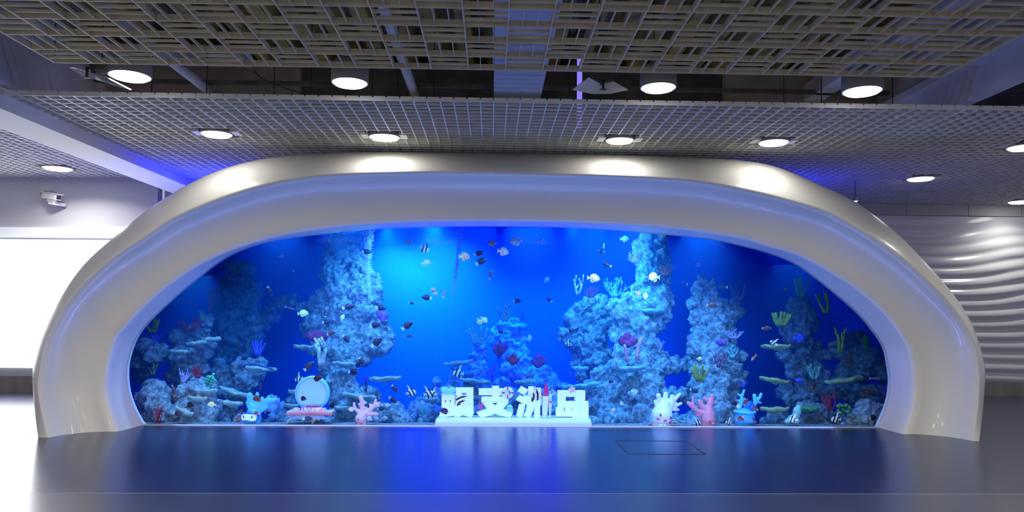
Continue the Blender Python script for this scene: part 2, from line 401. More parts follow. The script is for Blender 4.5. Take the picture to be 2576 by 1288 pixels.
# right wall, rippled panel
YRW = 15.3
zr = lambda y: wz(2450, y, YRW)
struct(MB().box((-3, YRW+.12, 0), (16, YRW+.3, 5.3)), 'wall_right', M_wall)
tb = MB()
xs = [wx(2150, 530, YRW), wx(2273, 530, YRW), wx(2427, 530, YRW), wx(2560, 530, YRW), 16]
for a, b in zip(xs, xs[1:]): tb.box((a+.006, YRW-.12, zr(545)), (b-.006, YRW+.1, zr(519)+.05))
struct(tb, 'trim_3', mat('warm_grey_trim', (0.50, 0.48, 0.47), 0.6))
wv = MB(); nx, nz = 90, 260; X0, X1 = 5.0, 12.5; Z0, Z1 = zr(960), zr(546)
vs = []; fs = []
for j in range(nz+1):
    for i in range(nx+1):
        u = i/nx; v = j/nz; X = X0+(X1-X0)*u; Z = Z0+(Z1-Z0)*v
        warp = .10*math.sin(X*.9+.4)+.06*math.sin(X*1.7+Z*1.3)
        amp = .028*(1-.75*max(0, min(1, (v-.55)/.4)))
        vs.append((X, YRW-.06-amp*math.sin((Z+warp)*2*math.pi/.235)-amp*.3*math.sin((Z-warp)*2*math.pi/.51), Z))
for j in range(nz):
    for i in range(nx):
        a = j*(nx+1)+i; fs.append((a, a+1, a+nx+2, a+nx+1))
wv.add(vs, fs)
o = wv.build('wall_wave_panel', M_wave, smooth=True); o['kind'] = 'structure'
sd = o.modifiers.new('thick', 'SOLIDIFY'); sd.thickness = .03; sd.offset = -1 
struct(MB().box((4.5, YRW-.1, 0), (16, YRW, Z0-.01)), 'baseboard_right', M_bronze)
# security camera on the left wall
c0 = at(130, 494, YLW-.25)
t = empty('security_camera', c0, 'white box-shaped security camera on the wall above the glowing light panel', 'security camera')
rot = Euler((0, R(9), R(-25))).to_matrix()
def rb(mb, a, b):
    m2 = MB().box(a, b); mb.add([rot @ Vector(v) for v in m2.v], m2.f); return mb
rb(MB(), (-.22, -.06, -.055), (.21, .06, .05)).build('housing', M_white, t, bevel=.01)
rb(rb(MB(), (-.24, -.075, .055), (.25, .075, .066)), (-.22, -.066, .05), (.23, -.064, .058)).build('sunshield', M_white, t)
rb(MB(), (.21, -.045, -.04), (.216, .045, .035)).build('lens', M_seam, t)
rb(rb(MB(), (-.08, -.03, -.10), (.12, .03, -.056)), (-.05, -.02, -.16), (.10, .24, -.10)).build('bracket', M_white, t)
MB().tube([(-.22, .02, .03), (-.25, .05, .07), (-.2, .12, .12), (-.1, .2, .13), (-.08, .25, .12)], .009, 8).build('cable', M_housing, t, smooth=True)

# ---------------------------------------------------------------- the aquarium and its arch
outer = [(96,1100),(89.5,1055),(83,988),(81,943),(87,904),(103,843),(134,775),(168,720),(218,658),(280,602),(336,555),(397,510),(500,450),(600,413),(700,394),(800,386),(950,382),(1240,384),(1500,388),(1700,394),(1860,403),(1960,422),(2076,471),(2149,506),(2199,541),(2261,591),(2316,647),(2367,703),(2412,759),(2445,815),(2467,876),(2478,927),(2478,966),(2473,1033),(2464,1110)]
ridge = [(120,1101),(106,1044),(95,977),(101,921),(112,865),(134,815),(168,759),(224,697),(291,641),(358,597),(425,552),(500,518),(560,495),(640,470),(720,452),(810,440),(950,433),(1100,431),(1240,433),(1400,437),(1560,441),(1700,449),(1780,458),(1880,477),(1950,493),(2076,529),(2149,566),(2216,608),(2283,658),(2344,714),(2395,770),(2434,826),(2456,882),(2464,943),(2462,999),(2456,1055),(2448,1109)]
crease = [(299,1085),(280,1033),(268,977),(274,915),(291,854),(319,820),(358,776),(403,736),(447,703),(500,669),(560,640),(640,612),(720,592),(800,578),(900,567),(1000,561),(1160,557),(1300,557),(1450,560),(1600,567),(1700,576),(1800,590),(1880,604),(1932,621),(2001,641),(2050,665),(2098,692),(2154,728),(2203,768),(2243,810),(2266,843),(2286,882),(2296,943),(2294,999),(2283,1050),(2267,1091)]
gedge = [(358,1072),(336,1033),(320,988),(315,943),(319,904),(336,854),(364,815),(403,776),(447,736),(500,694),(544,660),(593,633),(653,612),(710,600),(771,592),(851,583),(912,577),(972,573),(1090,569),(1240,568),(1400,570),(1551,578),(1673,588),(1750,596),(1810,604),(1880,620),(1941,637),(2001,661),(2050,693),(2102,734),(2162,786),(2203,834),(2231,879),(2243,943),(2244,964),(2239,1004),(2227,1040),(2211,1074)]
N = 220; YGL = 10.8
def curve3(pts, ytop):
    q = spline(pts, N, 1262)
    yl = on_z(pts[0][0], pts[0][1], 0).y; yr = on_z(pts[-1][0], pts[-1][1], 0).y
    out = []
    for i, p in enumerate(q):
        t = i/(N-1); s = math.sin(math.pi*t)**0.8; yb = yl*(1-t)+yr*t
        Y = yb*(1-s)+ytop*s if ytop else YGL
        w = at(p.x, p.y, Y)
        out.append(w)
    out[0].z = out[-1].z = 0.0
    return out
C_o = curve3(outer, 10.5); C_r = curve3(ridge, 9.8); C_c = curve3(crease, 10.42); C_g = curve3(gedge, None)
def bez(a, b, c, t): return a*(1-t)**2 + b*2*t*(1-t) + c*t*t
rows = []
for i in range(N):
    g, c, r, o = C_g[i], C_c[i], C_r[i], C_o[i]
    sec = [g + (g-c)*0.02 + Vector((0, .11, 0)), g, g.lerp(c, .35), g.lerp(c, .7), g.lerp(c, .9)]
    f1 = c.lerp(r, .06); sec += [bez(g.lerp(c, .9), c, f1, .5), f1]
    m = c.lerp(r, .80) + Vector((0, .42, 0))                       # the face is hollowed slightly
    f2 = c.lerp(r, .975)
    sec += [bez(f1, m, f2, k/8) for k in range(1, 8)] + [f2]
    om = r.lerp(o, .55); out_dir = Vector(((o-r).x, 0, (o-r).z)); om = om + out_dir*.10 + Vector((0, -.02, 0))
    b1 = r.lerp(om, .06)
    sec += [bez(f2, r, b1, .5), b1]
    o2 = o + Vector((0, .32, 0))
    sec += [bez(b1, om, o, k/8) for k in range(1, 8)] + [o, o.lerp(o2, .3) + out_dir*.03, o2, o2 + Vector((0, .9, 0)) - out_dir*.1]
    for k, s in enumerate(sec):
        if i in (0, N-1): s.z = 0
        s.z = max(s.z, 0.0)
    rows.append(sec)
K = len(rows[0])
aq = empty('aquarium', (0, 0, 0), 'huge built-in aquarium with a smooth white rounded arch surround standing on the dark floor', 'aquarium')
mb = MB(); mb.add([s for sec in rows for s in sec], [(i*K+k, i*K+k+1, (i+1)*K+k+1, (i+1)*K+k) for i in range(N-1) for k in range(K-1)])
arch = mb.build('arch_surround', M_arch, aq, smooth=True)
# glass: a pane following the opening
xs_, zs_ = [p.x for p in C_g], [p.z for p in C_g]
gp = MB(); gp.prism([(p.x, p.z) for p in C_g[::2]] + [(C_g[-1].x, 0)], YGL+.035, YGL+.055)
gm = bpy.data.materials.new('aquarium_glass'); gm.use_nodes = True; nt = gm.node_tree; nt.nodes.clear()
out_ = nt.nodes.new('ShaderNodeOutputMaterial'); mx = nt.nodes.new('ShaderNodeMixShader'); tr = nt.nodes.new('ShaderNodeBsdfTransparent'); gl = nt.nodes.new('ShaderNodeBsdfGlossy')
fr = nt.nodes.new('ShaderNodeFresnel'); fr.inputs[0].default_value = 1.03; gl.inputs['Roughness'].default_value = .02
tr.inputs[0].default_value = (.97, .985, .99, 1)
nt.links.new(fr.outputs[0], mx.inputs[0]); nt.links.new(tr.outputs[0], mx.inputs[1]); nt.links.new(gl.outputs[0], mx.inputs[2]); nt.links.new(mx.outputs[0], out_.inputs[0])
pane = gp.build('glass_pane', gm, aq)
# tank body behind
M_tank = mat('dark_blue_tank_wall', (0.003, 0.075, 0.52), 0.8)
M_back = mat('blue_tank_backdrop', (0.003, 0.085, 0.62), 0.8)
cxm = (C_g[0].x+C_g[-1].x)/2
def ring(Y, s, z0=-.05): return [Vector((cxm+(p.x-cxm)*s, Y, z0*max(0, 1-p.z/1.2)+(p.z)*(1+(s-1)*1.1))) for p in C_g[::2]]
rs = [ring(YGL+.06, 1.002, -.09), ring(11.0, 1.06, -.12), ring(11.5, 1.13, -.2), ring(12.2, 1.16, -.4), ring(14.6, 1.16, -.8), ring(14.9, 1.12, -.8), ring(15.05, 1.04, -.8)]
n = len(rs[0]); mb = MB()
mb.add([p for r_ in rs for p in r_], [(a*n+i, a*n+i+1, (a+1)*n+i+1, (a+1)*n+i) for a in range(len(rs)-1) for i in range(n-1)])
ts = mb.build('tank_shell', M_tank, aq, smooth=True)
mb = MB(); mb.prism([(p.x, p.z) for p in ring(15, 1.045, -.8)], 15.04, 15.12); mb.build('backdrop', M_back, aq)
M_sand = mat('pale_gravel', (0.13, 0.15, 0.17), 0.9, c2=(0.32, 0.34, 0.34), scale=20, bump=.6, bscale=40)
def gz(Y): return -.06 if Y < 11.5 else -.06-.17*(Y-11.5)
sv = []; sf = []; nx, ny = 120, 40
for j in range(ny+1):
    for i in range(nx+1):
        X = -6.6+13.2*i/nx + cxm; Y = YGL+.07+(14.95-YGL)*j/ny
        sv.append((X, Y, gz(Y)+.05*abs(noise.noise(Vector((X*1.3, Y*1.3, 0))))*min(1, j/6)))
for j in range(ny):
    for i in range(nx):
        a = j*(nx+1)+i; sf.append((a, a+1, a+nx+2, a+nx+1))
MB().box((C_g[0].x, YGL-.01, 0), (C_g[-1].x, YGL+.034, .012)).build('glass_sill', mat('pale_sealant', (.55,.58,.66), .4), aq)
g_ = MB().add(sv, sf).build('gravel_bed', M_sand, aq, smooth=True)
# water body
wm = bpy.data.materials.new('sea_water'); wm.use_nodes = True; nt = wm.node_tree; nt.nodes.clear()
out_ = nt.nodes.new('ShaderNodeOutputMaterial')
ab = nt.nodes.new('ShaderNodeVolumeAbsorption'); ab.inputs['Color'].default_value = (.03, .62, .985, 1); ab.inputs['Density'].default_value = .38
sc_ = nt.nodes.new('ShaderNodeVolumeScatter'); sc_.inputs['Color'].default_value = (.02, .30, 1, 1); sc_.inputs['Density'].default_value = .075; sc_.inputs['Anisotropy'].default_value = .1
ad = nt.nodes.new('ShaderNodeAddShader'); nt.links.new(ab.outputs[0], ad.inputs[0]); nt.links.new(sc_.outputs[0], ad.inputs[1]); nt.links.new(ad.outputs[0], out_.inputs['Volume'])
wm.cycles.homogeneous_volume = True if hasattr(wm.cycles, 'homogeneous_volume') else None
wr = [[Vector((p.x, YGL+.075, p.z-.08*max(0, 1-p.z/1.2))) for p in C_g[::2]]] + [[Vector((cxm+(p.x-cxm)*.995, Y_, p.z*.995)) for p in r_] for r_, Y_ in zip(rs[1:], (11.0, 11.5, 12.2, 14.55, 14.85, 15.0))]
mb = MB(); mb.add([p for r_ in wr for p in r_], [(a*n+i, a*n+i+1, (a+1)*n+i+1, (a+1)*n+i) for a in range(len(wr)-1) for i in range(n-1)]
    + [tuple(range(n)), tuple((len(wr)-1)*n+i for i in range(n))] + [tuple([a*n for a in range(len(wr))] + [a*n+n-1 for a in range(len(wr)-1, -1, -1)])])
water = mb.build('water', wm, aq)
# ================================================================ inside the tank
def frame(x0, y0, s):
    return lambda u, v: (x0+u/s, y0+v/s)
Z1 = frame(310, 560, 2.4775); Z2 = frame(690, 560, 2.4775); Z3 = frame(1080, 560, 2.476); Z4 = frame(1390, 560, 2.476)
Z5 = frame(1700, 560, 2.4767); Z6 = frame(1880, 560, 2.4775); ZS = frame(1080, 940, 6.133); ZF = frame(1620, 970, 8.587); ZQ = frame(560, 930, 6.133); ZD_ = frame(720, 940, 9.54)

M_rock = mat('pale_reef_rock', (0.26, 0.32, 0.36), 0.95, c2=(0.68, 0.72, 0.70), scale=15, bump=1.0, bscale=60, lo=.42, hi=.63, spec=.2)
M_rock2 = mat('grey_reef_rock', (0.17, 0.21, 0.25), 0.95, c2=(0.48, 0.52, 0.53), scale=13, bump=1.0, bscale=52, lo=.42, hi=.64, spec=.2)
def rock(name, label, zf, blobs, m=None, voxel=.035, rough=1.0, group='reef rocks'):
    "blobs: u, v, radius (all in the zoom frame), distance, optional squash in depth"
    mb = MB(); rng = random.Random(label); voxel = .03
    for b in blobs:
        u, v, r, Y = b[:4]; s = b[4] if len(b) > 4 else .75
        p = at(*zf(u, v), Y); q = r*m_per_px(Y)/2.4775
        mb.ball(p, (q, q*s, q*rng.uniform(.95, 1.15)), 16, 10, Euler((0, rng.uniform(-.3, .3), 0)).to_matrix())
    return tag(blob(mb, name, m or M_rock, voxel=voxel, disp=((.55, .26*rough, 'CLOUDS'), (.17, .20*rough, 'CLOUDS'), (.07, .10*rough, 'CLOUDS'), (.04, .05*rough, 'CLOUDS')), smooth=True), label, 'rock', group)

rock('reef_rock', 'pale craggy boulder at the foot of the arch, lower left corner of the tank', Z1, [(200,1060,75,11.9),(170,1120,80,11.8),(215,1180,85,11.7),(260,1230,95,11.6),(160,1240,70,11.7),(150,1010,35,12)])
rock('reef_rock', 'small dark boulder high at the left edge of the tank', Z1, [(130,770,62,12.4),(180,810,60,12.4),(100,840,55,12.5),(240,800,40,12.5),(120,930,60,12.7)], M_rock2)
rock('reef_rock', 'pale boulder topped by red brush coral, beside the green turtle ornament', Z1, [(420,1010,55,12.0),(480,1010,60,12.0),(545,1040,45,12.0),(400,1090,75,11.9),(480,1110,80,11.8),(400,1190,90,11.7),(500,1200,80,11.7),(340,1060,25,12.1),(560,1150,45,11.9),(480,1250,90,11.6)])
rock('reef_rock', 'sloping rock spur with a pointed tip reaching right over the plate corals', Z1, [(350,720,55,12.9),(440,700,60,12.9),(520,620,40,12.9),(525,690,40,12.9),(565,765,36,12.6),(500,810,55,12.6),(440,850,62,12.6),(380,880,60,12.6),(480,900,55,12.7),(330,830,60,12.8),(330,940,60,12.7),(440,960,60,12.7)])
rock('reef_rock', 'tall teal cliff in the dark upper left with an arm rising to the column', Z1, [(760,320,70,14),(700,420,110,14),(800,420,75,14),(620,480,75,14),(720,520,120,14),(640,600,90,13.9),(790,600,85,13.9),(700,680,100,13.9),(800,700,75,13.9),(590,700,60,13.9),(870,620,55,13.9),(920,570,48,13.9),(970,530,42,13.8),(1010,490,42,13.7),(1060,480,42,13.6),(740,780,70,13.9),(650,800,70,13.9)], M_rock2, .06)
rock('reef_rock', 'rounded boulder jutting right below the striped plate coral', Z1, [(840,880,50,12.9),(790,900,65,12.9),(720,900,65,12.9),(830,940,52,12.9),(760,970,80,12.9),(660,930,60,13),(600,960,60,13),(640,1010,70,13),(720,1040,80,13),(600,880,40,13.2)], M_rock)
rock('reef_rock', 'low blue rubble between the leaf coral and the goggled figure', Z1, [(640,1200,60,12.2),(600,1240,60,12),(700,1210,50,12.2),(740,1250,60,12),(570,1180,45,12.3),(680,1160,40,12.5)], M_rock2)
rock('reef_stack', 'tall pale rock column rising behind the round sign', Z2, [(400,110,70,13.5),(340,150,45,13.5),(470,140,55,13.5),(400,220,95,13.4),(480,260,85,13.4),(380,320,90,13.3),(520,340,95,13.2),(600,380,75,13.2),(430,420,100,13.2),(560,470,100,13.1),(630,450,60,13.1),(330,470,80,13.3),(250,520,70,13.5),(190,540,55,13.6),(420,560,110,13.1),(570,590,100,13),(640,640,80,13),(690,690,55,13),(300,640,110,13.3),(215,660,60,13.5),(450,700,110,13),(600,730,90,12.9),(660,760,55,12.9),(300,760,80,13.2),(420,800,100,12.9),(530,820,70,12.9),(350,880,70,12.9),(440,930,90,12.8),(380,1000,80,12.7),(480,1040,80,12.6),(560,1080,70,12.5),(400,1120,80,12.5),(620,1090,70,12.6),(500,1180,90,12.3),(640,1200,90,12.3),(740,1190,70,12.3),(380,1220,70,12.3),(780,1240,60,12.2)], M_rock, .05, group='reef columns')
rock('reef_rock', 'dark low rock behind the red board and white coral stand', Z2, [(60,1230,60,12.6),(150,1240,60,12.6),(100,1130,40,12.9),(240,1250,60,12.5),(40,1170,40,12.8)], M_rock2)
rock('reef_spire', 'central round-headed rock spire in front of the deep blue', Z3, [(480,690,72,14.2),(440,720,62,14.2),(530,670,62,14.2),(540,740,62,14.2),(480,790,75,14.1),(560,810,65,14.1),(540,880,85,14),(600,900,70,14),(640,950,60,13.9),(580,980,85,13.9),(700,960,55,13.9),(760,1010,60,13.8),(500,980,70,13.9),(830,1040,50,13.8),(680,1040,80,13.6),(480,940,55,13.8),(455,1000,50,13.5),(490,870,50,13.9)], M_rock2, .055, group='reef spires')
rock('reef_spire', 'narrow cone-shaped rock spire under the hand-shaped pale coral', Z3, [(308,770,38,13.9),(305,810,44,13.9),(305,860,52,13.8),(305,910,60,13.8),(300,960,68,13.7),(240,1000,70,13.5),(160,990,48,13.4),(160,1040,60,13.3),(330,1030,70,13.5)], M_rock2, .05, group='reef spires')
rock('reef_rock', 'low reef bank running behind the big white characters', Z3, [(60,1000,40,13.4),(40,1100,60,13.2),(120,1090,70,13),(240,1100,80,13),(380,1110,80,13),(500,1120,80,13),(620,1120,80,13),(740,1130,80,13),(860,1110,80,13),(960,1090,70,13),(1020,1120,60,13),(-60,1150,55,12.8),(-120,1210,45,12.6),(0,1200,70,12.7),(140,1200,70,12.7),(300,1200,70,12.7),(460,1200,70,12.7),(620,1200,70,12.7),(780,1200,70,12.7),(930,1200,70,12.7)], M_rock, .06)
rock('reef_tower', 'tall lit rock tower reaching the surface right of centre', Z4, [(600,100,60,13.4),(650,130,68,13.4),(580,170,70,13.4),(660,220,75,13.4),(600,260,80,13.3),(560,330,55,13.3),(680,330,60,13.3),(620,380,85,13.2),(720,380,32,13.2),(560,430,70,13.2),(660,460,85,13.1),(720,480,50,13.1),(480,500,55,13.1),(560,540,90,13),(660,560,80,13),(400,540,50,13.1),(720,560,45,13.2),(450,600,80,13),(560,660,95,12.9),(640,640,50,13),(420,700,60,13),(500,760,90,12.9),(600,780,80,12.9),(440,840,70,12.9),(560,860,90,12.8),(660,850,60,12.9)], M_rock, .05, group='reef towers')
rock('reef_rock', 'left lobe of the reef overhanging the deep blue, topped by a purple bush', Z4, [(300,500,55,13.6),(230,510,62,13.6),(180,560,65,13.6),(300,580,75,13.6),(130,620,65,13.5),(220,660,85,13.5),(320,660,60,13.5),(60,690,38,13.4),(55,720,34,13.4),(140,740,70,13.5),(250,770,90,13.4),(190,840,60,13.5),(320,790,60,13.4),(200,900,60,13.4),(290,880,80,13.3),(150,890,36,13.5),(190,960,50,13.4)], M_rock2, .05)
rock('reef_arch', 'wide reef base with dark caves behind the white figure', Z4, [(300,960,70,12.9),(400,930,75,12.8),(500,930,75,12.7),(600,930,70,12.7),(680,900,62,12.8),(760,890,48,12.9),(840,880,42,12.9),(260,1040,70,12.8),(360,1060,90,12.7),(480,1040,80,12.6),(590,1020,75,12.6),(660,1010,55,12.7),(240,1140,80,12.7),(340,1180,90,12.6),(460,1180,70,12.6),(590,1110,75,12.5),(670,1100,60,12.6),(740,1085,45,12.7),(820,1080,42,12.7),(560,1210,80,12.4),(640,1220,70,12.4),(420,1250,70,12.4),(760,1240,55,12.5),(300,1250,70,12.4),(180,1230,70,12.6),(120,1120,50,12.9),(860,1240,60,12.6)], M_rock, .045, group='reef arches')
rock('reef_tower', 'broad two-peaked rock tower between the pink figure and the dark right side', Z5, [(165,375,38,12.9),(150,430,55,12.9),(225,400,42,12.9),(210,460,60,12.9),(130,510,60,12.8),(220,530,75,12.8),(300,520,45,12.9),(350,520,40,13),(130,600,60,12.7),(230,620,85,12.7),(320,610,65,12.8),(370,560,40,13),(150,700,75,12.7),(250,720,90,12.6),(330,700,60,12.8),(140,800,75,12.6),(240,820,90,12.5),(330,820,70,12.6),(390,840,50,12.7),(130,900,60,12.6),(230,920,95,12.4),(340,930,80,12.5),(390,960,50,12.6),(150,990,75,12.4),(260,1020,90,12.3),(360,1030,70,12.4),(150,1080,75,12.3),(260,1120,90,12.2),(360,1120,60,12.3),(170,1180,80,12.2),(280,1210,90,12.1),(60,1240,60,12.3),(350,1230,60,12.2)], M_rock, .05, group='reef towers')
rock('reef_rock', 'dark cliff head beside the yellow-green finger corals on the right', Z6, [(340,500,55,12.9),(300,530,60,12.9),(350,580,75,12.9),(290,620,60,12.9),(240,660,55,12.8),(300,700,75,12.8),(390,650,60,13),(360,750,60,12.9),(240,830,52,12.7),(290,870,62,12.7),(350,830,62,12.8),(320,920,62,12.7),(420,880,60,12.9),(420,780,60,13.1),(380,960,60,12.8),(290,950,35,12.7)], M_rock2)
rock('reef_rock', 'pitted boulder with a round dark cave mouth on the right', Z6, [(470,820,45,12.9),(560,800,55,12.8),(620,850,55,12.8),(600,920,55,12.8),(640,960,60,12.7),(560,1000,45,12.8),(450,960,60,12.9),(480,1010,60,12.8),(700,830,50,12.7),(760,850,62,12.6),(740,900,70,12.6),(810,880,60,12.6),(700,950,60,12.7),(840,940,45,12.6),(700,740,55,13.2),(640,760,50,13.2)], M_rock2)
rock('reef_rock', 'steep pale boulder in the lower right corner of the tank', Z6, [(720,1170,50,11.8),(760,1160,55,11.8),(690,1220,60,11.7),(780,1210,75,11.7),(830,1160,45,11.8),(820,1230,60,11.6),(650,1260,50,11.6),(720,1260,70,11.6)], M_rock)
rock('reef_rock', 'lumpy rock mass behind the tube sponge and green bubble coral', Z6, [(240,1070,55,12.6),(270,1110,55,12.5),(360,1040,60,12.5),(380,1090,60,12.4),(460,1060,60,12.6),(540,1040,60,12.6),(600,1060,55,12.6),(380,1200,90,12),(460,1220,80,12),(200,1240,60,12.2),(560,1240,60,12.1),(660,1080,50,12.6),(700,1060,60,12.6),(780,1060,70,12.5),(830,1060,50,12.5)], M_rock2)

rub = MB(); rng = random.Random(11)
for i in range(150):
    X = rng.uniform(-6.1, 6.1) + cxm; Y = rng.uniform(12.1, 13.4); r_ = rng.uniform(.05, .17)*(1.2 if abs(X) > 2.5 else .8)
    rub.ball((X, Y, gz(Y)+.04), (r_, r_*.9, r_*rng.uniform(.6, 1.0)), 10, 7)
tag(blob(rub, 'coral_rubble', M_rock, voxel=.03, disp=((.17, .10, 'CLOUDS'), (.07, .06, 'CLOUDS'))), 'low broken coral rubble spread over the gravel at the foot of the reef', 'rubble', kind='stuff')
# ---------------------------------------------------------------- corals
def cmat(n, c, c2=None): return mat('coral_'+n, c, .7, c2=c2 or tuple(x*.7 for x in c), scale=14, bump=.5, bscale=50)
RED = cmat('red', (.55,.03,.05)); WINE = cmat('wine', (.32,.03,.16)); PURPLE = cmat('purple', (.30,.10,.55)); LILAC = cmat('lilac', (.60,.45,.85))
GREEN = cmat('green', (.10,.42,.12)); YEL = cmat('yellow_green', (.45,.50,.06)); TEAL = cmat('teal', (.20,.62,.60)); PALE = cmat('pale', (.70,.74,.66)); PINK = cmat('pink', (.85,.35,.42))
BROWN = cmat('brown', (.35,.13,.06)); DBLUE = cmat('dark_blue', (.05,.06,.22)); BLUEC = cmat('blue', (.08,.10,.75)); PLATE = cmat('plate', (.52,.60,.42), (.34,.46,.38)); ORANGE = cmat('orange', (.8,.2,.08)); MINT = cmat('mint', (.35,.75,.55))
def branchy(zf, u, v, w, h, Y, m, label, kind='bush', seed=0, n=5, thick=1.0, cat='coral', name='branch_coral', group='branching corals'):
    "u, v: middle of the coral in the zoom frame; w, h its size there"
    k = m_per_px(Y)/2.4775; W = w*k; H = h*k
    base = at(*zf(u, v+h/2), Y); rng = random.Random(label); mb = MB()
    def grow(p, d, L, r, depth):
        steps = 4; pts = [p.copy()]; rad = [r]
        for i in range(steps):
            d = (d + Vector((rng.uniform(-.22,.22), rng.uniform(-.2,.2), rng.uniform(-.05,.15)))).normalized()
            p = p + d*L/steps; pts.append(p.copy()); rad.append(r*(1-.35*(i+1)/steps))
        if kind == 'finger': rad[-1] = r*.75; pts.append(p+d*r*.5); rad.append(r*.35)
        mb.tube(pts, rad, 7)
        if depth > 0:
            for q in range(rng.choice((2, 3))):
                i = rng.randint(2, len(pts)-1)
                nd = (d + Vector((rng.uniform(-1,1), rng.uniform(-.6,.6), rng.uniform(.0,.7)))).normalized()
                grow(pts[min(i, steps)], nd, L*rng.uniform(.5,.75), r*.62, depth-1)
    D = {'bush': 3, 'finger': 1, 'antler': 2, 'twig': 3}[kind]
    R0 = {'bush': .035, 'finger': .07, 'antler': .06, 'twig': .016}[kind]*max(W, H)*thick*1.3
    for i in range(n):
        a = (i+.5)/n*2-1
        d = Vector((a*W/H*.9, rng.uniform(-.3,.3), 1)).normalized()
        grow(base+Vector((a*W*.15, 0, 0)), d, H*(.62 if D > 1 else .8), R0, D-1 if kind != 'twig' else 2)
    zs = max(q[2] for q in mb.v)-base.z; xw = max(q[0] for q in mb.v)-min(q[0] for q in mb.v); xm = (max(q[0] for q in mb.v)+min(q[0] for q in mb.v))/2
    mb.v = [(base.x+(x-xm)*W/xw, y, base.z+(z-base.z)*H/zs) for x, y, z in mb.v]
    o = mb.build(name, m, smooth=True)
    return tag(o, label, cat, group)
def plate(zf, u, v, w, Y, label, tilt=0, m=None, stem=1, seed=0, thick=.035):
    k = m_per_px(Y)/2.4775; Rr = w*k/2; p = at(*zf(u, v), Y); rng = random.Random(label); ph = [rng.uniform(0, 6) for _ in range(5)]
    n = 40; mb = MB(); vs = []; 
    def rad(a): return Rr*(1+.07*math.sin(3*a+ph[0])+.05*math.sin(7*a+ph[1])+.04*math.sin(13*a+ph[2]))
    Rm = Matrix.Rotation(R(-tilt), 3, 'Y') @ Matrix.Rotation(R(-4), 3, 'X')
    for s, (rr, zz) in enumerate(((0, .0), (.35, .005), (.7, .0), (.93, .015), (1.0, .0), (.93, -thick), (.55, -thick*1.4), (.18, -thick*2.0), (.10, -thick*2.4*stem), (0, -thick*2.4*stem))):
        for i in range(n):
            a = 2*math.pi*i/n; r_ = rad(a)*rr; wob = .02*math.sin(5*a+ph[3])*rr*Rr*2 + rng.uniform(-.006,.006)
            q = Rm @ Vector((r_*math.cos(a), r_*math.sin(a)*.62, zz+wob)); vs.append(p+q+Vector((0, .12, 0)))
    fs = [(s*n+i, s*n+(i+1) % n, (s+1)*n+(i+1) % n, (s+1)*n+i) for s in range(9) for i in range(n)]
    o = mb.add(vs, fs).build('plate_coral', m or PLATE, smooth=True)
    return tag(o, label, 'coral', 'plate corals')
def lobes(zf, u, v, w, h, Y, m, label, n=7, name='lobe_coral', fringe=True):
    "leafy fans: several thick wavy lobes sharing a foot"
    k = m_per_px(Y)/2.4775; W, H = w*k, h*k; b = at(*zf(u, v+h/2), Y); rng = random.Random(label); mb = MB()
    for i in range(n):
        a = (i+.5)/n*2-1; c = b+Vector((a*W*.36, rng.uniform(-.04,.04), H*rng.uniform(.40,.62)*(1.05-.3*abs(a))))
        mb.ball(c, (W*.17, .03, H*.42*(1.05-.3*abs(a))), 12, 8, Euler((rng.uniform(-.2,.2), a*.7, rng.uniform(-.5,.5))).to_matrix())
    mb.ball(b+Vector((0, 0, H*.2)), (W*.2, .05, H*.2), 10, 6)
    o = blob(mb, name, m, voxel=.014, disp=((.08, .03, 'CLOUDS'),)); return tag(o, label, 'coral', 'leafy corals')
# --- far left (Z1)
branchy(Z1, 410,630,170,85,12.6, RED, 'dark red branching coral bed on the sloping rock spur')
branchy(Z1, 170,640,100,90,12.6, YEL, 'yellow-green branching coral at the dark upper left edge', 'finger')
branchy(Z1, 548,480,70,150,12.8, WINE, 'tall wine-red coral beside the upper left cliff')
branchy(Z1, 487,575,40,70,12.4, GREEN, 'small green coral sprig above the red coral bed', n=3)
branchy(Z1, 845,780,90,95,12.5, BLUEC, 'violet-blue finger coral on the rounded boulder', 'finger')
branchy(Z1, 462,925,100,90,11.75, RED, 'bright red brush coral on the pale boulder beside the turtle ornament', 'twig', n=12, thick=1.4)
branchy(Z1, 380,955,75,95,11.8, LILAC, 'lilac branching coral on a violet foot beside the red brush coral', 'antler')
branchy(Z1, 225,1190,85,120,11.3, RED, 'red net-like twig coral low in the left corner', 'twig', n=7, thick=1.3)
branchy(Z1, 700,265,150,70,13.4, GREEN, 'dim green coral tuft on top of the upper left cliff', n=7)
branchy(Z1, 185,910,60,80,12.2, YEL, 'dim yellow-green coral on the small dark boulder')
branchy(Z1, 200,720,60,60,12.1, BLUEC, 'deep violet coral tuft on the small dark boulder')
lobes(Z1, 925,1150,120,170,12.1, mat('coral_fan_blue', (.30,.45,.75), .7, c2=(.2,.3,.6), scale=10), 'upright blue-grey leaf coral behind the goggled figure')
for u, v, w, Y, t, s in ((530,722,120,12.2,3,'narrow plate coral highest on the rock spur'), (440,748,125,12.1,8,'plate coral just under the red coral bed'), (325,800,125,12.1,0,'small flat plate coral left of the rock spur'),
        (840,908,190,12.2,-5,'long plate coral on the rounded boulder with a blue rod across'), (670,1055,180,11.9,-18,'large tilted plate coral beside the turtle ornament'), (440,1095,115,11.4,-4,'ragged plate coral in front of the pale boulder'),
        (365,1180,115,11.2,-24,'steeply tilted plate coral near the red net coral'), (520,1050,100,11.55,5,'thin plate coral under the turtle ornament'), (660,1125,130,11.5,-6,'cupped pale leaf coral left of the goggled figure')):
    plate(Z1, u, v, w, Y, s, t)
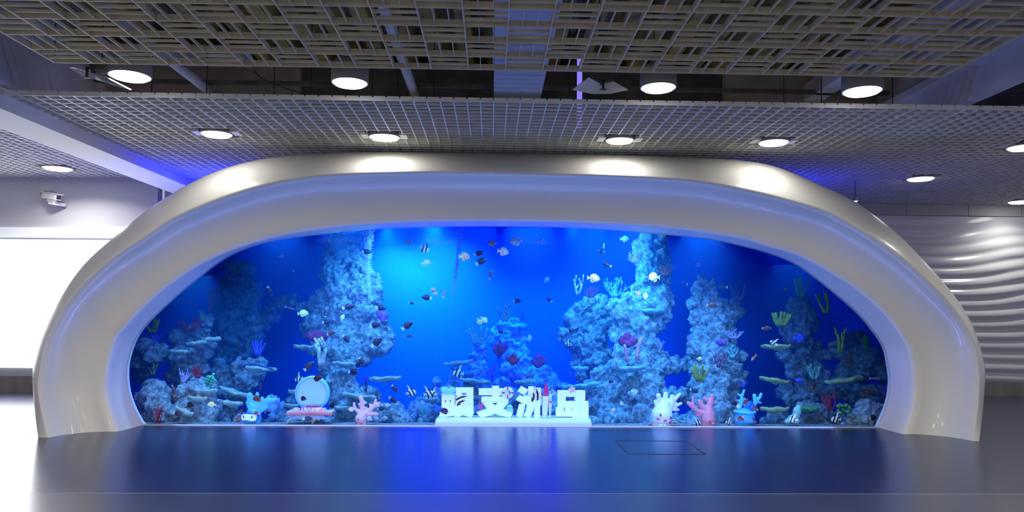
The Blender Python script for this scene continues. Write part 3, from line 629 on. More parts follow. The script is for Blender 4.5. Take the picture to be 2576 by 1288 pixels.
# --- left column (Z2)
lobes(Z2, 265,705,140,90,12.4, WINE, 'wine-purple lobed coral on the left of the rock column')
branchy(Z2, 285,800,90,180,12.1, PALE, 'tall pale knobbly coral tree on the rock column', 'antler', n=2, thick=1.5)
branchy(Z2, 495,470,60,80,12.5, DBLUE, 'dark blue twiggy coral upper middle of the rock column', 'twig')
branchy(Z2, 590,580,60,90,12.4, DBLUE, 'dark twiggy coral right of the rock column', 'twig')
lobes(Z2, 672,580,75,90,12.3, PURPLE, 'purple round fan coral at the right edge of the rock column')
branchy(Z2, 555,1000,70,100,12.0, DBLUE, 'dark knobbly coral under the small cluster of fish on the column')
branchy(Z2, 935,1160,90,75,12.2, TEAL, 'teal antler coral low in front of the reef bank', 'antler')
branchy(Z2, 730,1010,30,60,12.3, DBLUE, 'small dark sprig standing on the long flat plate coral', n=2)
for u, v, w, Y, t, s in ((170,770,130,12.6,-3,'plate coral left of the rock column under the wine coral'), (440,878,160,12.3,-3,'plate coral across the middle of the rock column'), (685,970,200,12.2,2,'long flat plate coral jutting right from the column'),
        (520,1080,210,12.0,-6,'broad teal plate coral above the pink left figure'), (105,1052,60,12.2,0,'small plate coral touching the left rim of the round sign'), (430,1155,140,12.0,0,'thin plate coral right of the small caption letters'), (95,1140,90,12.2,-4,'thin plate coral low beside the red board'), (970,1100,100,12.3,0,'small plate coral left of the big white characters')):
    plate(Z2, u, v, w, Y, s, t)
# --- centre (Z3)
branchy(Z3, 460,545,90,140,13.4, TEAL, 'pale blue knobbly coral on top of the central spire', 'antler', n=4)
branchy(Z3, 565,575,90,100,13.6, DBLUE, 'thin dark twig coral right of the central spire top', 'twig')
branchy(Z3, 300,700,145,110,13.3, TEAL, 'hand-shaped pale coral spreading on the narrow spire', 'finger', n=7)
lobes(Z3, 440,790,80,110,13.1, WINE, 'wine-red fan on the left of the central spire')
lobes(Z3, 520,850,80,80,13.0, RED, 'dark red fan under the head of the central spire')
lobes(Z3, 680,860,90,100,13.1, WINE, 'dark wine fan on the right shoulder of the central spire')
branchy(Z3, 392,930,70,130,13.4, PURPLE, 'purple coral between the two spires')
branchy(Z3, 620,705,70,50,13.4, PURPLE, 'dim purple sprig right of the central spire head', n=4)
for u, v, w, Y, t, s in ((180,872,180,13.1,8,'plate coral jutting left from the narrow spire'), (285,985,200,12.8,-6,'broad scalloped plate coral at the foot of the narrow spire'), (600,990,130,12.8,3,'plate coral over the reef bank behind the lifebuoy'), (20,1110,90,12.4,0,'small plate coral behind the first big character'), (890,1020,120,12.8,6,'plate coral on the reef bank behind the starfish')):
    plate(Z3, u, v, w, Y, s, t)
# --- right of centre (Z4)
branchy(Z4, 160,390,60,130,13.2, LILAC, 'tall dim lilac coral on the left lobe of the reef', 'antler', n=2)
branchy(Z4, 245,430,95,75,13.1, WINE, 'purple-red bush on the left lobe of the reef', n=7)
branchy(Z4, 515,205,100,95,12.7, PINK, 'pinkish bush high on the lit rock tower', n=7)
branchy(Z4, 705,287,115,80,12.6, ORANGE, 'orange-red bush on the right of the lit rock tower', n=8, thick=1.4)
branchy(Z4, 400,400,170,130,12.7, TEAL, 'wide teal bush between the lobe and the rock tower', n=8)
lobes(Z4, 470,730,115,105,12.3, WINE, 'arched wine-red coral in the middle of the reef')
branchy(Z4, 457,812,40,110,12.2, PINK, 'short pink tube coral under the arched coral', 'finger', n=1)
branchy(Z4, 538,785,50,150,12.2, PINK, 'long pink tube coral leaning beside the arched coral', 'finger', n=1, thick=1.1)
branchy(Z4, 668,755,70,55,12.4, LILAC, 'fringed lilac coral right of the arched coral')
branchy(Z4, 372,800,60,70,12.5, PALE, 'pale fan twig left of the pink tube corals', 'twig')
branchy(Z4, 600,295,100,60,12.6, TEAL, 'teal finger cluster on the lit tower', 'finger', n=6)
branchy(Z4, 330,1060,80,60,12.2, TEAL, 'teal sprig low on the reef base')
lobes(Z4, 505,1060,60,70,12.1, PALE, 'pale leaf coral low on the reef base')
for u, v, w, Y, t, s in ((175,905,100,12.8,0,'small plate coral under the left lobe of the reef'), (225,1010,150,12.4,8,'plate coral angled above the starfish character'), (500,905,170,12.2,4,'wide plate coral under the pink tube corals'), (640,545,150,12.7,0,'teal plate coral across the rock tower')):
    plate(Z4, u, v, w, Y, s, t, mat('coral_teal_plate', (.35,.60,.58), .7, c2=(.25,.5,.5), scale=14))
# --- right tower (Z5)
branchy(Z5, 372,690,115,65,12.2, LILAC, 'lilac bush jutting right from the two-peaked tower', n=8)
lobes(Z5, 282,745,70,60,12.1, PURPLE, 'violet sponge on the two-peaked tower')
branchy(Z5, 270,848,85,110,11.95, WINE, 'dark wine twig coral in front of the two-peaked tower', 'twig', n=6, thick=1.3)
branchy(Z5, 358,800,75,85,12.0, TEAL, 'teal knobbly bush under the lilac bush', n=7, thick=1.5)
branchy(Z5, 385,425,110,120,12.6, DBLUE, 'dark finger coral on the right peak of the tower', 'finger', n=4)
branchy(Z5, 150,935,120,110,11.9, YEL, 'yellowish finger coral above the pink figure', 'finger', n=6)
branchy(Z5, 420,1000,70,50,12.0, BLUEC, 'blue sprig at the right foot of the tower')
branchy(Z5, 88,720,40,60,12.4, LILAC, 'small lilac sprig on the left edge of the tower')
# --- right cliff (Z6)
branchy(Z6, 215,595,125,90,12.3, YEL, 'yellow-green finger coral on the dark right cliff', 'finger', n=6, thick=1.3)
branchy(Z6, 335,395,110,120,12.4, GREEN, 'tall green coral on top of the dark right cliff', 'finger', n=5)
branchy(Z6, 467,485,85,150,12.5, YEL, 'leaning yellow antler coral near the arch on the right', 'antler', n=2, thick=1.2)
branchy(Z6, 580,730,90,165,12.3, YEL, 'bright yellow-green antler coral above the cave mouth', 'antler', n=2, thick=1.3)
branchy(Z6, 735,740,80,110,12.4, GREEN, 'green branching coral at the right edge of the tank')
branchy(Z6, 510,1110,90,120,11.7, RED, 'purple-red coral beside the green bubble coral', 'bush', thick=1.3)
branchy(Z6, 740,1050,140,100,12.0, BROWN, 'orange-brown coral thicket over the corner boulder', 'twig', n=10, thick=1.3)
branchy(Z6, 640,860,70,90,12.2, BROWN, 'rust-red coral beside the cave mouth')
branchy(Z6, 855,1040,70,80,11.9, PURPLE, 'violet coral tuft against the lower right rim')
lobes(Z6, 325,720,80,70,12.2, BLUEC, 'deep blue sponge on the right cliff')
lobes(Z6, 328,980,60,40,11.9, BLUEC, 'small bright blue sponge beside a plate coral tip')
branchy(Z6, 415,925,110,100,12.2, MINT, 'mint knobbly coral above the plate coral cluster')
branchy(Z6, 400,1020,90,80,12.0, BROWN, 'reddish-brown coral under the mint knobbly coral')
branchy(Z6, 800,1130,80,50,11.4, LILAC, 'lilac twigs on the corner boulder', 'twig')
mb = MB()
for u, v, r in ((310,1175,26),(305,1200,24),(320,1150,16),(280,1225,28),(250,1240,18),(305,1240,22)):
    mb.ball(at(*Z6(u, v), 11.25), r*m_per_px(11.25)/2.4775, 12, 8)
tag(blob(mb, 'tube_sponge', MINT, voxel=.012), 'plump mint-green tube sponge standing near the glass on the right', 'sponge')
mb = MB(); rng = random.Random(5)
for i in range(26): mb.ball(at(*Z6(605+rng.uniform(-40,40), 1160+rng.uniform(-28,28)), 11.5+rng.uniform(-.05,.05)), rng.uniform(8,13)*m_per_px(11.5)/2.4775, 8, 6)
tag(mb.build('bubble_coral', GREEN, smooth=True), 'bright green bubble coral on the gravel beside the corner boulder', 'coral')
for u, v, w, Y, t, s in ((205,768,190,12.0,0,'yellowish plate coral highest on the right cliff'), (195,982,190,11.9,-9,'plate coral tilting down in the middle of the right cliff'), (185,1163,180,11.5,0,'bright plate coral right of the blue pot figure'),
        (620,980,245,11.9,9,'largest yellow plate coral under the cave mouth')):
    plate(Z6, u, v, w, Y, s, t, mat('coral_yellow_plate', (.50,.52,.16), .7, c2=(.36,.42,.2), scale=14))
plate(Z6, 395,1160,150,11.6,'emerald green plate coral behind the tube sponge', -3, GREEN)

# ---------------------------------------------------------------- bubble plumes
M_bub = mat('bubbles', (.75,.90,.92), .3)
def plume(label, pts, Y, n, seed):
    rng = random.Random(seed); mb = MB()
    for i in range(n):
        t = rng.random()**1.3; k = t*(len(pts)-1); a = int(min(k, len(pts)-2)); f = k-a
        x = pts[a][0]*(1-f)+pts[a+1][0]*f; y = pts[a][1]*(1-f)+pts[a+1][1]*f; w = pts[a][2]*(1-f)+pts[a+1][2]*f
        p = at(x+rng.gauss(0, w*.35), y+rng.uniform(-3, 3), Y); p.y += rng.gauss(0, .05)
        mb.ball(p, rng.uniform(.003, .0075), 5, 4)
    o = mb.build('bubble_plume', M_bub, smooth=True); tag(o, label, 'bubbles', 'bubble plumes', 'stuff')
plume('white bubble plume falling from the surface in front of the rock column', [(925,576,22),(925,620,14),(926,680,9),(929,735,4)], 12.4, 2600, 1)
plume('wispy bubble plume falling from the surface in the cyan glow', [(1158,574,13),(1155,630,9),(1148,680,8),(1139,745,4)], 12.8, 1400, 2)

# ---------------------------------------------------------------- fish
def fish_proto(kind):
    "body one unit long facing +X"
    H = {'angel': .235, 'butterfly': .30, 'striped': .31, 'slender': .13}[kind]; T = .08 if kind != 'slender' else .06
    prof = [(.5,.02),(.46,.12),(.40,.32),(.30,.62),(.18,.88),(.04,1.0),(-.10,.92),(-.22,.66),(-.31,.36),(-.36,.20),(-.40,.17)]
    mb = MB(); n = 14; vs = []
    for x, h in prof:
        for j in range(n):
            a = 2*math.pi*j/n; vs.append((x, T*h**.8*math.cos(a), H*h*math.sin(a)))
    fs = [(i*n+j, i*n+(j+1) % n, (i+1)*n+(j+1) % n, (i+1)*n+j) for i in range(len(prof)-1) for j in range(n)]
    fs += [tuple(range(n)), tuple((len(prof)-1)*n+j for j in range(n))]
    mb.add(vs, fs); body = mb
    tail = MB().prism([(-.38,.05),(-.60,.17),(-.56,.0),(-.60,-.17),(-.38,-.05)], -.008, .008)
    if kind == 'slender':
        dors = MB().prism([(.25,.10),(.1,.20),(-.3,.10),(-.3,.04),(.2,.06)], -.008, .008); anal = MB().prism([(.0,-.10),(-.15,-.17),(-.32,-.07),(-.3,-.03)], -.008, .008)
    elif kind == 'striped':
        dors = MB().prism([(.22,.24),(.05,.40),(-.15,.62),(-.42,.80),(-.26,.45),(-.34,.22),(-.3,.08),(.1,.22)], -.008, .008)
        anal = MB().prism([(.0,-.28),(-.15,-.48),(-.30,-.36),(-.34,-.12),(-.2,-.16)], -.008, .008)
    else:
        dors = MB().prism([(.24,H*.72),(.05,H*1.18),(-.18,H*1.15),(-.36,H*.72),(-.34,H*.2),(-.1,H*.8),(.1,H*.9)], -.008, .008)
        anal = MB().prism([(.02,-H*.92),(-.14,-H*1.2),(-.32,-H*.85),(-.34,-H*.2),(-.15,-H*.7)], -.008, .008)
    return body, tail, dors, anal
def fmat(name, c, bands=(), bcol=(.01,.01,.02), rough=.4):
    if name in MATS: return MATS[name]
    m = mat(name, c, rough); nt = m.node_tree; p = nt.nodes['Principled BSDF']
    tc = nt.nodes.new('ShaderNodeTexCoord'); sx = nt.nodes.new('ShaderNodeSeparateXYZ'); nt.links.new(tc.outputs['Object'], sx.inputs[0])
    r = nt.nodes.new('ShaderNodeValToRGB'); r.color_ramp.interpolation = 'CONSTANT'
    ma = nt.nodes.new('ShaderNodeMath'); ma.operation = 'MULTIPLY_ADD'; ma.inputs[1].default_value = .8; ma.inputs[2].default_value = .5
    zt_ = nt.nodes.new('ShaderNodeMath'); zt_.operation = 'MULTIPLY_ADD'; zt_.inputs[1].default_value = .35
    nt.links.new(sx.outputs[2], zt_.inputs[0]); nt.links.new(sx.outputs[0], zt_.inputs[2]); nt.links.new(zt_.outputs[0], ma.inputs[0]); nt.links.new(ma.outputs[0], r.inputs[0])
    els = [(0, c)]
    for a, b, cc in bands: els += [(a, cc), (b, c)]
    r.color_ramp.elements[0].position = 0; r.color_ramp.elements[0].color = (*c, 1)
    r.color_ramp.elements[1].position = els[-1][0]; r.color_ramp.elements[1].color = (*els[-1][1], 1)
    for q, cc in els[1:-1]:
        e = r.color_ramp.elements.new(q); e.color = (*cc, 1)
    nt.links.new(r.outputs[0], p.inputs['Base Color']); return m
BK = (.012,.010,.02); WH = (.85,.85,.85)
SPEC = {  # shape, body, tail, fin materials
 'dark': ('angel', fmat('fish_plum', (.028,.010,.03), [(.80,.84,(.45,.35,.25))]), mat('fish_pale_tail', (.70,.62,.50), .4), mat('fish_plum_fin', (.015,.008,.02), .4)),
 'brown': ('angel', fmat('fish_brown', (.16,.05,.03), [(.78,.84,(.8,.6,.4))]), mat('fish_brown_tail', (.55,.35,.15), .4), mat('fish_brown_fin', (.16,.05,.05), .4)),
 'pale': ('butterfly', fmat('fish_pale', (.95,.62,.50), [(.30,.42,(.95,.45,.12)), (.80,.86,BK)]), mat('fish_white_tail', (.85,.8,.75), .4), mat('fish_orange_fin', (.9,.5,.25), .4)),
 'grey': ('butterfly', fmat('fish_grey', (.55,.55,.70), [(.80,.85,BK)]), mat('fish_grey_tail', (.6,.6,.7), .4), mat('fish_grey_fin', (.4,.4,.5), .4)),
 'yellow': ('butterfly', fmat('fish_yellow', (.92,.85,.28), [(.82,.87,BK)]), mat('fish_yellow_tail', (.85,.85,.5), .4), mat('fish_yellow_fin', (.9,.8,.2), .4)),
 'striped': ('striped', fmat('fish_striped', WH, [(.28,.40,BK), (.55,.68,BK), (.84,.90,BK)]), mat('fish_yellowish_tail', (.8,.75,.5), .4), fmat('fish_striped_fin', WH, [(.20,.34,BK), (.52,.70,BK)])),
 'slender': ('slender', fmat('fish_slender', (.20,.10,.12), [(.7,.8,(.5,.3,.2))]), mat('fish_slender_tail', (.4,.3,.3), .4), mat('fish_slender_fin', (.12,.06,.1), .4)),
 'rust': ('slender', fmat('fish_rust', (.55,.18,.08), [(.6,.7,(.7,.4,.3))]), mat('fish_rust_tail', (.6,.25,.1), .4), mat('fish_rust_fin', (.4,.12,.08), .4)),
}
PROTO = {}
def fish(sp, zf, u, v, L, ang, face, label, Y, group):
    p = at(*zf(u, v), Y); k = L*m_per_px(Y)/2.4775*1.05
    rng = random.Random(label)
    M = Matrix.Translation(p) @ Matrix.Rotation(R(-ang if face > 0 else ang), 4, 'Y') @ Matrix.Rotation(R(rng.uniform(-28, 28) + (0 if face > 0 else 180)), 4, 'Z') @ Matrix.Scale(k, 4)
    if sp not in PROTO:
        shape, mbod, mt, mf = SPEC[sp]; b, t_, d, a = fish_proto(shape)
        body = b.build('fish', mbod, smooth=True); s_ = body.modifiers.new('sub', 'SUBSURF'); s_.levels = s_.render_levels = 1
        t_.build('tail_fin', mt, body); d.build('dorsal_fin', mf, body); a.build('anal_fin', mf, body)
        e = MB().ball((.38, .045, .05), .03, 8, 6).ball((.38, -.045, .05), .03, 8, 6).build('eye', M_seam, body, smooth=True)
        PROTO[sp] = body; o = body
    else:
        src = PROTO[sp]; o = src.copy(); col.objects.link(o)
        for ch in list(src.children):
            c = ch.copy(); c.parent = o; col.objects.link(c)
    o.matrix_world = M
    for key in ('label', 'category', 'group'): 
        if key in o: del o[key]
    return tag(o, label, 'fish', group)
GN = {'dark': 'dark angelfish with pale tails', 'brown': 'brown angelfish', 'pale': 'pale pinkish butterflyfish', 'grey': 'greyish fish', 'yellow': 'yellow butterflyfish', 'striped': 'black and white striped damselfish', 'slender': 'slender dark fish', 'rust': 'rusty slender fish'}
FISH = [
 # zone, species, u, v, length, angle, facing, distance, label
 (Z1,'dark',915,432,62,-70,1,12.4,'plum fish diving head-down in front of the upper left cliff'),
 (Z1,'slender',855,1015,42,80,1,12.2,'thin dark fish hanging upright above the goggled figure'),
 (Z1,'slender',312,1040,80,75,-1,11.3,'dark slender fish upright over the corner boulder on the left'),
 (Z1,'dark',420,1135,60,0,1,11.2,'dark fish under the ragged plate coral near the left corner'),
 (Z1,'yellow',548,1133,48,5,-1,11.2,'small bright yellow fish near the cupped leaf coral'),
 (Z1,'brown',838,1100,66,-25,1,10.95,'large brown fish crossing the antlers of the goggled figure'),
 (Z1,'brown',828,1190,42,0,-1,10.95,'small brown fish across the goggles of the blue figure'),
 (Z1,'brown',718,1228,56,-25,-1,11.0,'brown fish low beside the goggled figure'),
 (Z1,'brown',733,1178,34,60,1,11.2,'tiny brown fish just left of the goggled figure'),
 (Z1,'dark',903,1185,36,0,1,11.4,'small dark fish before the upright leaf coral'),
 (Z1,'dark',345,1190,56,-10,1,11.0,'dark fish under the steeply tilted plate coral'),
 (Z2,'dark',360,190,58,0,1,12.4,'dark fish near the top left of the rock column'),
 (Z2,'dark',580,183,62,-5,1,12.0,'dark fish crossing the top of the white bubble plume'),
 (Z2,'pale',835,123,45,0,-1,12.2,'small pinkish fish highest in the cyan glow'),
 (Z2,'striped',940,165,66,-30,1,12.0,'black and white striped fish in the cyan glow under the surface'),
 (Z2,'grey',950,250,58,15,1,12.0,'pale lavender fish below the striped fish in the cyan glow'),
 (Z2,'pale',990,420,46,75,-1,12.0,'pale fish tilted upright above a pink one, left of the wispy plume'),
 (Z2,'dark',945,467,66,5,-1,12.0,'dark blue fish facing left, just under the pale pair'),
 (Z2,'dark',857,503,32,-10,1,12.4,'tiny dark fish alone in the blue right of the column'),
 (Z2,'dark',670,533,62,-5,1,12.0,'dark fish over the upper purple fan coral'),
 (Z2,'dark',468,525,72,12,1,12.0,'dark fish with a bright tail crossing the middle of the column'),
 (Z2,'yellow',185,565,62,5,1,12.2,'yellow fish left of the rock column in the dark'),
 (Z2,'dark',320,565,42,85,-1,12.4,'dark fish standing upright beside the yellow one'),
 (Z2,'yellow',427,588,38,70,1,12.2,'cream-yellow fish upright on the middle of the column'),
 (Z2,'dark',328,622,46,0,1,12.3,'dark small fish above the wine lobed coral'),
 (Z2,'dark',634,638,68,15,1,12.0,'dark fish rising right, below the purple fan coral'),
 (Z2,'dark',835,638,78,35,1,11.8,'large dark fish rising right in open blue beside the column'),
 (Z2,'brown',358,686,54,25,1,12.0,'brown fish touching the wine lobed coral'),
 (Z2,'dark',450,727,60,-45,1,12.0,'dark fish pointing down at the centre of the column'),
 (Z2,'dark',644,742,80,40,1,11.8,'large dark fish rising steeply near the right edge of the column'),
 (Z2,'dark',220,890,72,45,1,11.9,'dark fish rising steeply above the round sign'),
 (Z2,'dark',545,866,56,-50,1,11.9,'dark fish upper one of a tangled pair on the column'),
 (Z2,'dark',522,885,50,80,1,12.0,'dark fish lower one of a tangled pair on the column'),
 (Z2,'dark',497,932,68,0,1,11.9,'dark fish with pale tail just under the tangled pair'),
 (Z2,'dark',272,970,64,20,1,11.0,'dark fish across the top rim of the round sign'),
 (Z2,'dark',182,1097,54,0,1,11.0,'dark oval fish in front of the face of the round sign'),
 (Z2,'striped',150,977,52,-20,-1,12.2,'dim striped fish at the upper left of the round sign'),
 (Z2,'dark',752,1037,54,-50,1,11.8,'dark fish diving above the reef right of the pink left figure'),
 (Z2,'striped',858,1060,62,10,1,11.6,'striped fish alone between the pink figure and the big characters'),
 (Z2,'striped',968,1066,62,10,1,11.5,'striped fish just left of the cyan goggles on the first character'),
 (Z2,'dark',743,1107,62,-30,1,11.6,'dark fish right of the pink left figure'),
 (Z2,'grey',703,1137,36,0,-1,11.3,'pale small fish above the right antler of the pink left figure'),
 (Z2,'grey',480,1163,42,0,-1,11.0,'pale striped-edged fish left of the pink left figure'),
 (Z2,'dark',362,1138,52,60,1,11.6,'dark fish close to the right rim of the round sign'),
 (Z2,'dark',668,1160,44,0,1,11.4,'dark fish touching the lowest antler of the pink left figure'),
 (Z2,'grey',593,1222,46,-20,1,11.2,'grey fish hugging the right cheek of the pink left figure'),
 (Z2,'grey',634,1220,46,-30,1,11.4,'grey fish second right of the pink left figure'),
 (Z2,'grey',690,1220,42,0,1,11.6,'grey fish third right of the pink left figure'),
 (Z2,'dark',213,1222,56,0,1,11.0,'dark fish in front of the white coral stand under the red board'),
 (Z2,'slender',100,535,58,-20,1,12.8,'slender dim fish under the rock arm on the left'),
 (Z2,'grey',48,208,34,20,1,12.8,'tiny bluish fish in the dark upper left'),
 (Z2,'grey',122,300,22,0,1,12.8,'speck-sized grey fish in the dark left of the column'),
 (Z2,'slender',840,708,58,0,1,13.0,'faint blue slender fish deep behind the large dark fish'),
 (Z3,'pale',226,212,76,0,1,11.8,'white fish with dark back right of the wispy plume top'),
 (Z3,'dark',312,190,60,20,1,12.0,'dark fish rising right next to the white one under the surface'),
 (Z3,'dark',327,240,72,30,1,11.9,'dark fish rising right, lower of the pair under the surface'),
 (Z3,'pale',388,130,60,5,-1,12.2,'pale fish facing left near the surface at the centre'),
 (Z3,'pale',535,117,78,0,-1,12.0,'largest pale fish close under the surface, facing left'),
 (Z3,'striped',683,116,40,40,-1,12.2,'small pale barred fish highest at the centre right'),
 (Z3,'pale',465,181,76,-5,1,12.0,'pink fish facing right, lowest of the three pale ones'),
 (Z3,'slender',383,320,66,75,1,12.0,'slender dark fish swimming upright in the open blue'),
 (Z3,'slender',95,440,54,75,1,12.0,'slender dark fish upright near the end of the wispy plume'),
 (Z3,'pale',38,440,36,-10,1,12.1,'pink small fish overlapping the pale upright one'),
 (Z3,'grey',733,353,42,50,1,13.2,'faint blue-grey fish in the deep blue right of centre'),
 (Z3,'dark',742,478,46,35,-1,13.2,'faint dark fish in the deep blue, lower right of centre'),
 (Z3,'dark',553,488,54,0,1,12.8,'dark fish between the central spire top and the surface'),
 (Z3,'yellow',314,620,48,-60,1,12.4,'cream fish nose-down, left one of the pair over the hand-shaped coral'),
 (Z3,'yellow',345,608,50,-40,1,12.3,'cream fish nose-down, right one of the pair over the hand-shaped coral'),
 (Z3,'dark',445,680,38,0,-1,13.2,'small dark fish before the head of the central spire'),
 (Z3,'grey',625,715,42,85,1,13.2,'small white fish upright beside the central spire'),
 (Z3,'striped',175,940,66,0,-1,12.2,'striped fish over the scalloped plate coral'),
 (Z3,'striped',868,758,42,-20,1,12.6,'small white and dark fish under the left lobe of the reef'),
 (Z3,'slender',882,950,32,-70,1,12.9,'tiny dark fish in the blue gap above the starfish'),
 (Z3,'striped',15,1064,56,10,-1,11.5,'striped fish second left of the cyan goggles'),
 (Z3,'striped',190,1105,76,45,-1,11.0,'striped fish diagonal across the first big character'),
 (Z3,'striped',663,1085,76,-20,1,11.0,'striped fish crossing the third big character'),
 (Z3,'dark',92,1175,66,5,-1,11.0,'dark fish at the foot of the first big character'),
 (Z3,'slender',620,955,66,15,1,12.8,'slender blue-dark fish over the reef bank behind the lifebuoy'),
 (Z3,'dark',143,910,30,60,1,12.9,'tiny dark fish under the plate coral of the narrow spire'),
 (Z4,'grey',455,102,56,0,1,12.4,'grey banded fish in the glow beside the tower top'),
 (Z4,'slender',320,142,30,80,1,12.4,'tiny dark fish upright left of the tower top'),
 (Z4,'dark',298,181,42,0,-1,12.2,'small dark fish facing left near the tower glow'),
 (Z4,'dark',335,262,56,20,-1,12.0,'dark fish left of the pinkish bush on the tower'),
 (Z4,'pale',262,347,78,-5,1,11.8,'bright white-pink fish in open blue left of the tower'),
 (Z4,'pale',625,340,84,0,-1,11.8,'large pale pink fish with a black eye bar across the tower'),
 (Z4,'dark',823,378,42,15,-1,12.0,'small dark fish in the blue gap left of the two-peaked tower'),
 (Z4,'pale',535,443,50,-30,1,12.0,'small pale pink fish in the middle of the lit tower'),
 (Z4,'yellow',580,453,44,85,1,12.0,'slim yellow-white fish upright beside the small pink one'),
 (Z4,'brown',998,513,68,0,1,12.0,'rosy brown fish with pale tail crossing the two-peaked tower'),
 (Z4,'pale',380,1168,38,60,1,11.8,'small cream fish low on the reef base left of the white figure'),
 (Z4,'grey',430,1128,32,-80,1,11.9,'tiny grey fish above the small cream one'),
 (Z4,'dark',885,1048,50,-20,1,11.6,'dark fish above the pink right figure, before the tower'),
 (Z4,'dark',365,990,38,0,1,12.1,'small dark fish in front of the wide reef base'),
 (Z4,'yellow',918,848,36,0,1,11.9,'boxy small yellow fish on the left of the two-peaked tower'),
 (Z4,'striped',905,1250,44,0,1,11.2,'striped fish between the white and the pink right figures'),
 (Z4,'striped',757,1240,36,70,1,11.2,'striped fish peeking behind the white figure'),
 (Z5,'dark',290,403,54,0,-1,12.4,'dark fish behind the peaks of the two-peaked tower'),
 (Z5,'brown',570,658,56,0,1,11.9,'golden brown fish in the dark gap left of the right cliff'),
 (Z5,'striped',606,748,46,30,-1,11.6,'striped fish above the highest plate coral of the right cliff'),
 (Z5,'rust',483,846,62,-40,-1,11.6,'rusty slender fish slanting in the dark gap'),
 (Z5,'brown',397,1222,56,-20,-1,10.95,'tan angelfish in front of the blue pot figure'),
 (Z5,'brown',490,1155,44,30,-1,11.0,'brown fish at the right brim of the blue pot figure'),
 (Z5,'brown',437,1115,46,55,1,11.0,'brown fish between the horns of the blue pot figure'),
 (Z5,'dark',362,1125,50,10,-1,11.5,'dark fish left of the horns of the blue pot figure'),
 (Z5,'striped',325,1247,42,0,-1,11.1,'striped fish between the pink right figure and the pot figure'),
 (Z5,'brown',696,408,36,15,1,12.2,'small yellowish fish in the dark left of the green coral'),
 (Z5,'grey',291,150,24,60,1,12.6,'tiny pale fish just under the surface on the right'),
 (Z6,'slender',800,972,62,0,1,11.6,'dark fish right of the largest yellow plate coral'),
 (Z6,'dark',785,1217,62,0,1,11.0,'dark flat fish in front of the corner boulder on the right'),
 (Z6,'striped',548,1226,62,0,-1,11.1,'striped fish low beside the purple-red coral'),
 (Z6,'striped',282,1228,50,0,-1,11.0,'striped fish in front of the mint tube sponge'),
 (Z4,'grey',910,262,40,30,1,12.6,'faint pale fish under the surface above the two-peaked tower'),
]
for z, sp, u, v, L, a, f, Y, lab in FISH: fish(sp, z, u, v, L, a, f, lab, Y, GN[sp])
# ---------------------------------------------------------------- sign with big characters
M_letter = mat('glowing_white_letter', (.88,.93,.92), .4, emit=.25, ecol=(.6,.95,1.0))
M_plinth = mat('white_plinth', (.80,.88,.86), .45)
YS_ = 11.25
def zs(pts): 
    q = [at(*ZS(x, y), YS_) for x, y in pts]; return [(p.x, p.z) for p in q]
def rc(x0, y0, x1, y1): return [(x0, y0), (x1, y0), (x1, y1), (x0, y1)]
sign = empty('character_sign', at(*ZS(1290, 800), YS_), 'long white plinth carrying four big white Chinese characters, standing on the tank floor', 'sign')
inv = -Vector(sign.location)
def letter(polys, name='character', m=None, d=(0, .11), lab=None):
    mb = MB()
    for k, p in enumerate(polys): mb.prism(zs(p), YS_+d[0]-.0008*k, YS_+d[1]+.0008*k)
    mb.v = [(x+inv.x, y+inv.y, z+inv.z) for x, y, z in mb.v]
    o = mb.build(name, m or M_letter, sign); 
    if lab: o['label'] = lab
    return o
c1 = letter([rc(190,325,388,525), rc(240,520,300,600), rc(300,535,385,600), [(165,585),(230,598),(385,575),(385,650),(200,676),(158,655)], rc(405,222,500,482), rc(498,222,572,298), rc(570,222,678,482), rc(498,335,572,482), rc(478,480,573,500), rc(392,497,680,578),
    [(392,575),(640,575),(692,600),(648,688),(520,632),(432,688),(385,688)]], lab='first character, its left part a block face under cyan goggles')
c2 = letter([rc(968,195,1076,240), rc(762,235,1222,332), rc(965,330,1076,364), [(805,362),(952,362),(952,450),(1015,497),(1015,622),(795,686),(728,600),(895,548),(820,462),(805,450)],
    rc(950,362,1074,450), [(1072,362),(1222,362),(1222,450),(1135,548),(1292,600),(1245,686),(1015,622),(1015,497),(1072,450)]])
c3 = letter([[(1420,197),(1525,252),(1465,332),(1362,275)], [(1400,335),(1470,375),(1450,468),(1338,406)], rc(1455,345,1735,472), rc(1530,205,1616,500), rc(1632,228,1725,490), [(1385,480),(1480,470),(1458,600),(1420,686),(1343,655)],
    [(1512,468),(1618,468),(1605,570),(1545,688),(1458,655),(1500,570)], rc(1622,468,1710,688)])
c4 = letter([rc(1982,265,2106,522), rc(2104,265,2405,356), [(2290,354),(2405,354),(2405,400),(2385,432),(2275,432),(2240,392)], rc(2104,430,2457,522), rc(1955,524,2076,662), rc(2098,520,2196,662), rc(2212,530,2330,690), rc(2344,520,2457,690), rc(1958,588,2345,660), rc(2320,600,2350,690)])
for ex in (247, 325):
    letter([rc(ex-6, 412, ex+6, 436)], 'eye_mark', M_seam, (-.012, .0))
pb = MB(); q0 = at(*ZS(75, 800), YS_-.2); q1 = at(*ZS(2520, 688), YS_-.2)
zt0 = at(*ZS(500, 690), YS_-.1).z; zb = -.062
xa, xb = q0.x, q1.x
pb.add([Vector(v)+inv for v in [(xa, YS_-.2, zb), (xb, YS_-.2, zb), (xb, YS_+.3, zb), (xa, YS_+.3, zb), (xa+.02, YS_-.16, zt0), (xb-.02, YS_-.16, zt0), (xb-.04, YS_+.26, zt0), (xa+.04, YS_+.26, zt0)]],
       [(0,3,2,1),(4,5,6,7),(0,1,5,4),(1,2,6,5),(2,3,7,6),(3,0,4,7)])
pb.build('plinth', M_plinth, sign, bevel=.008)
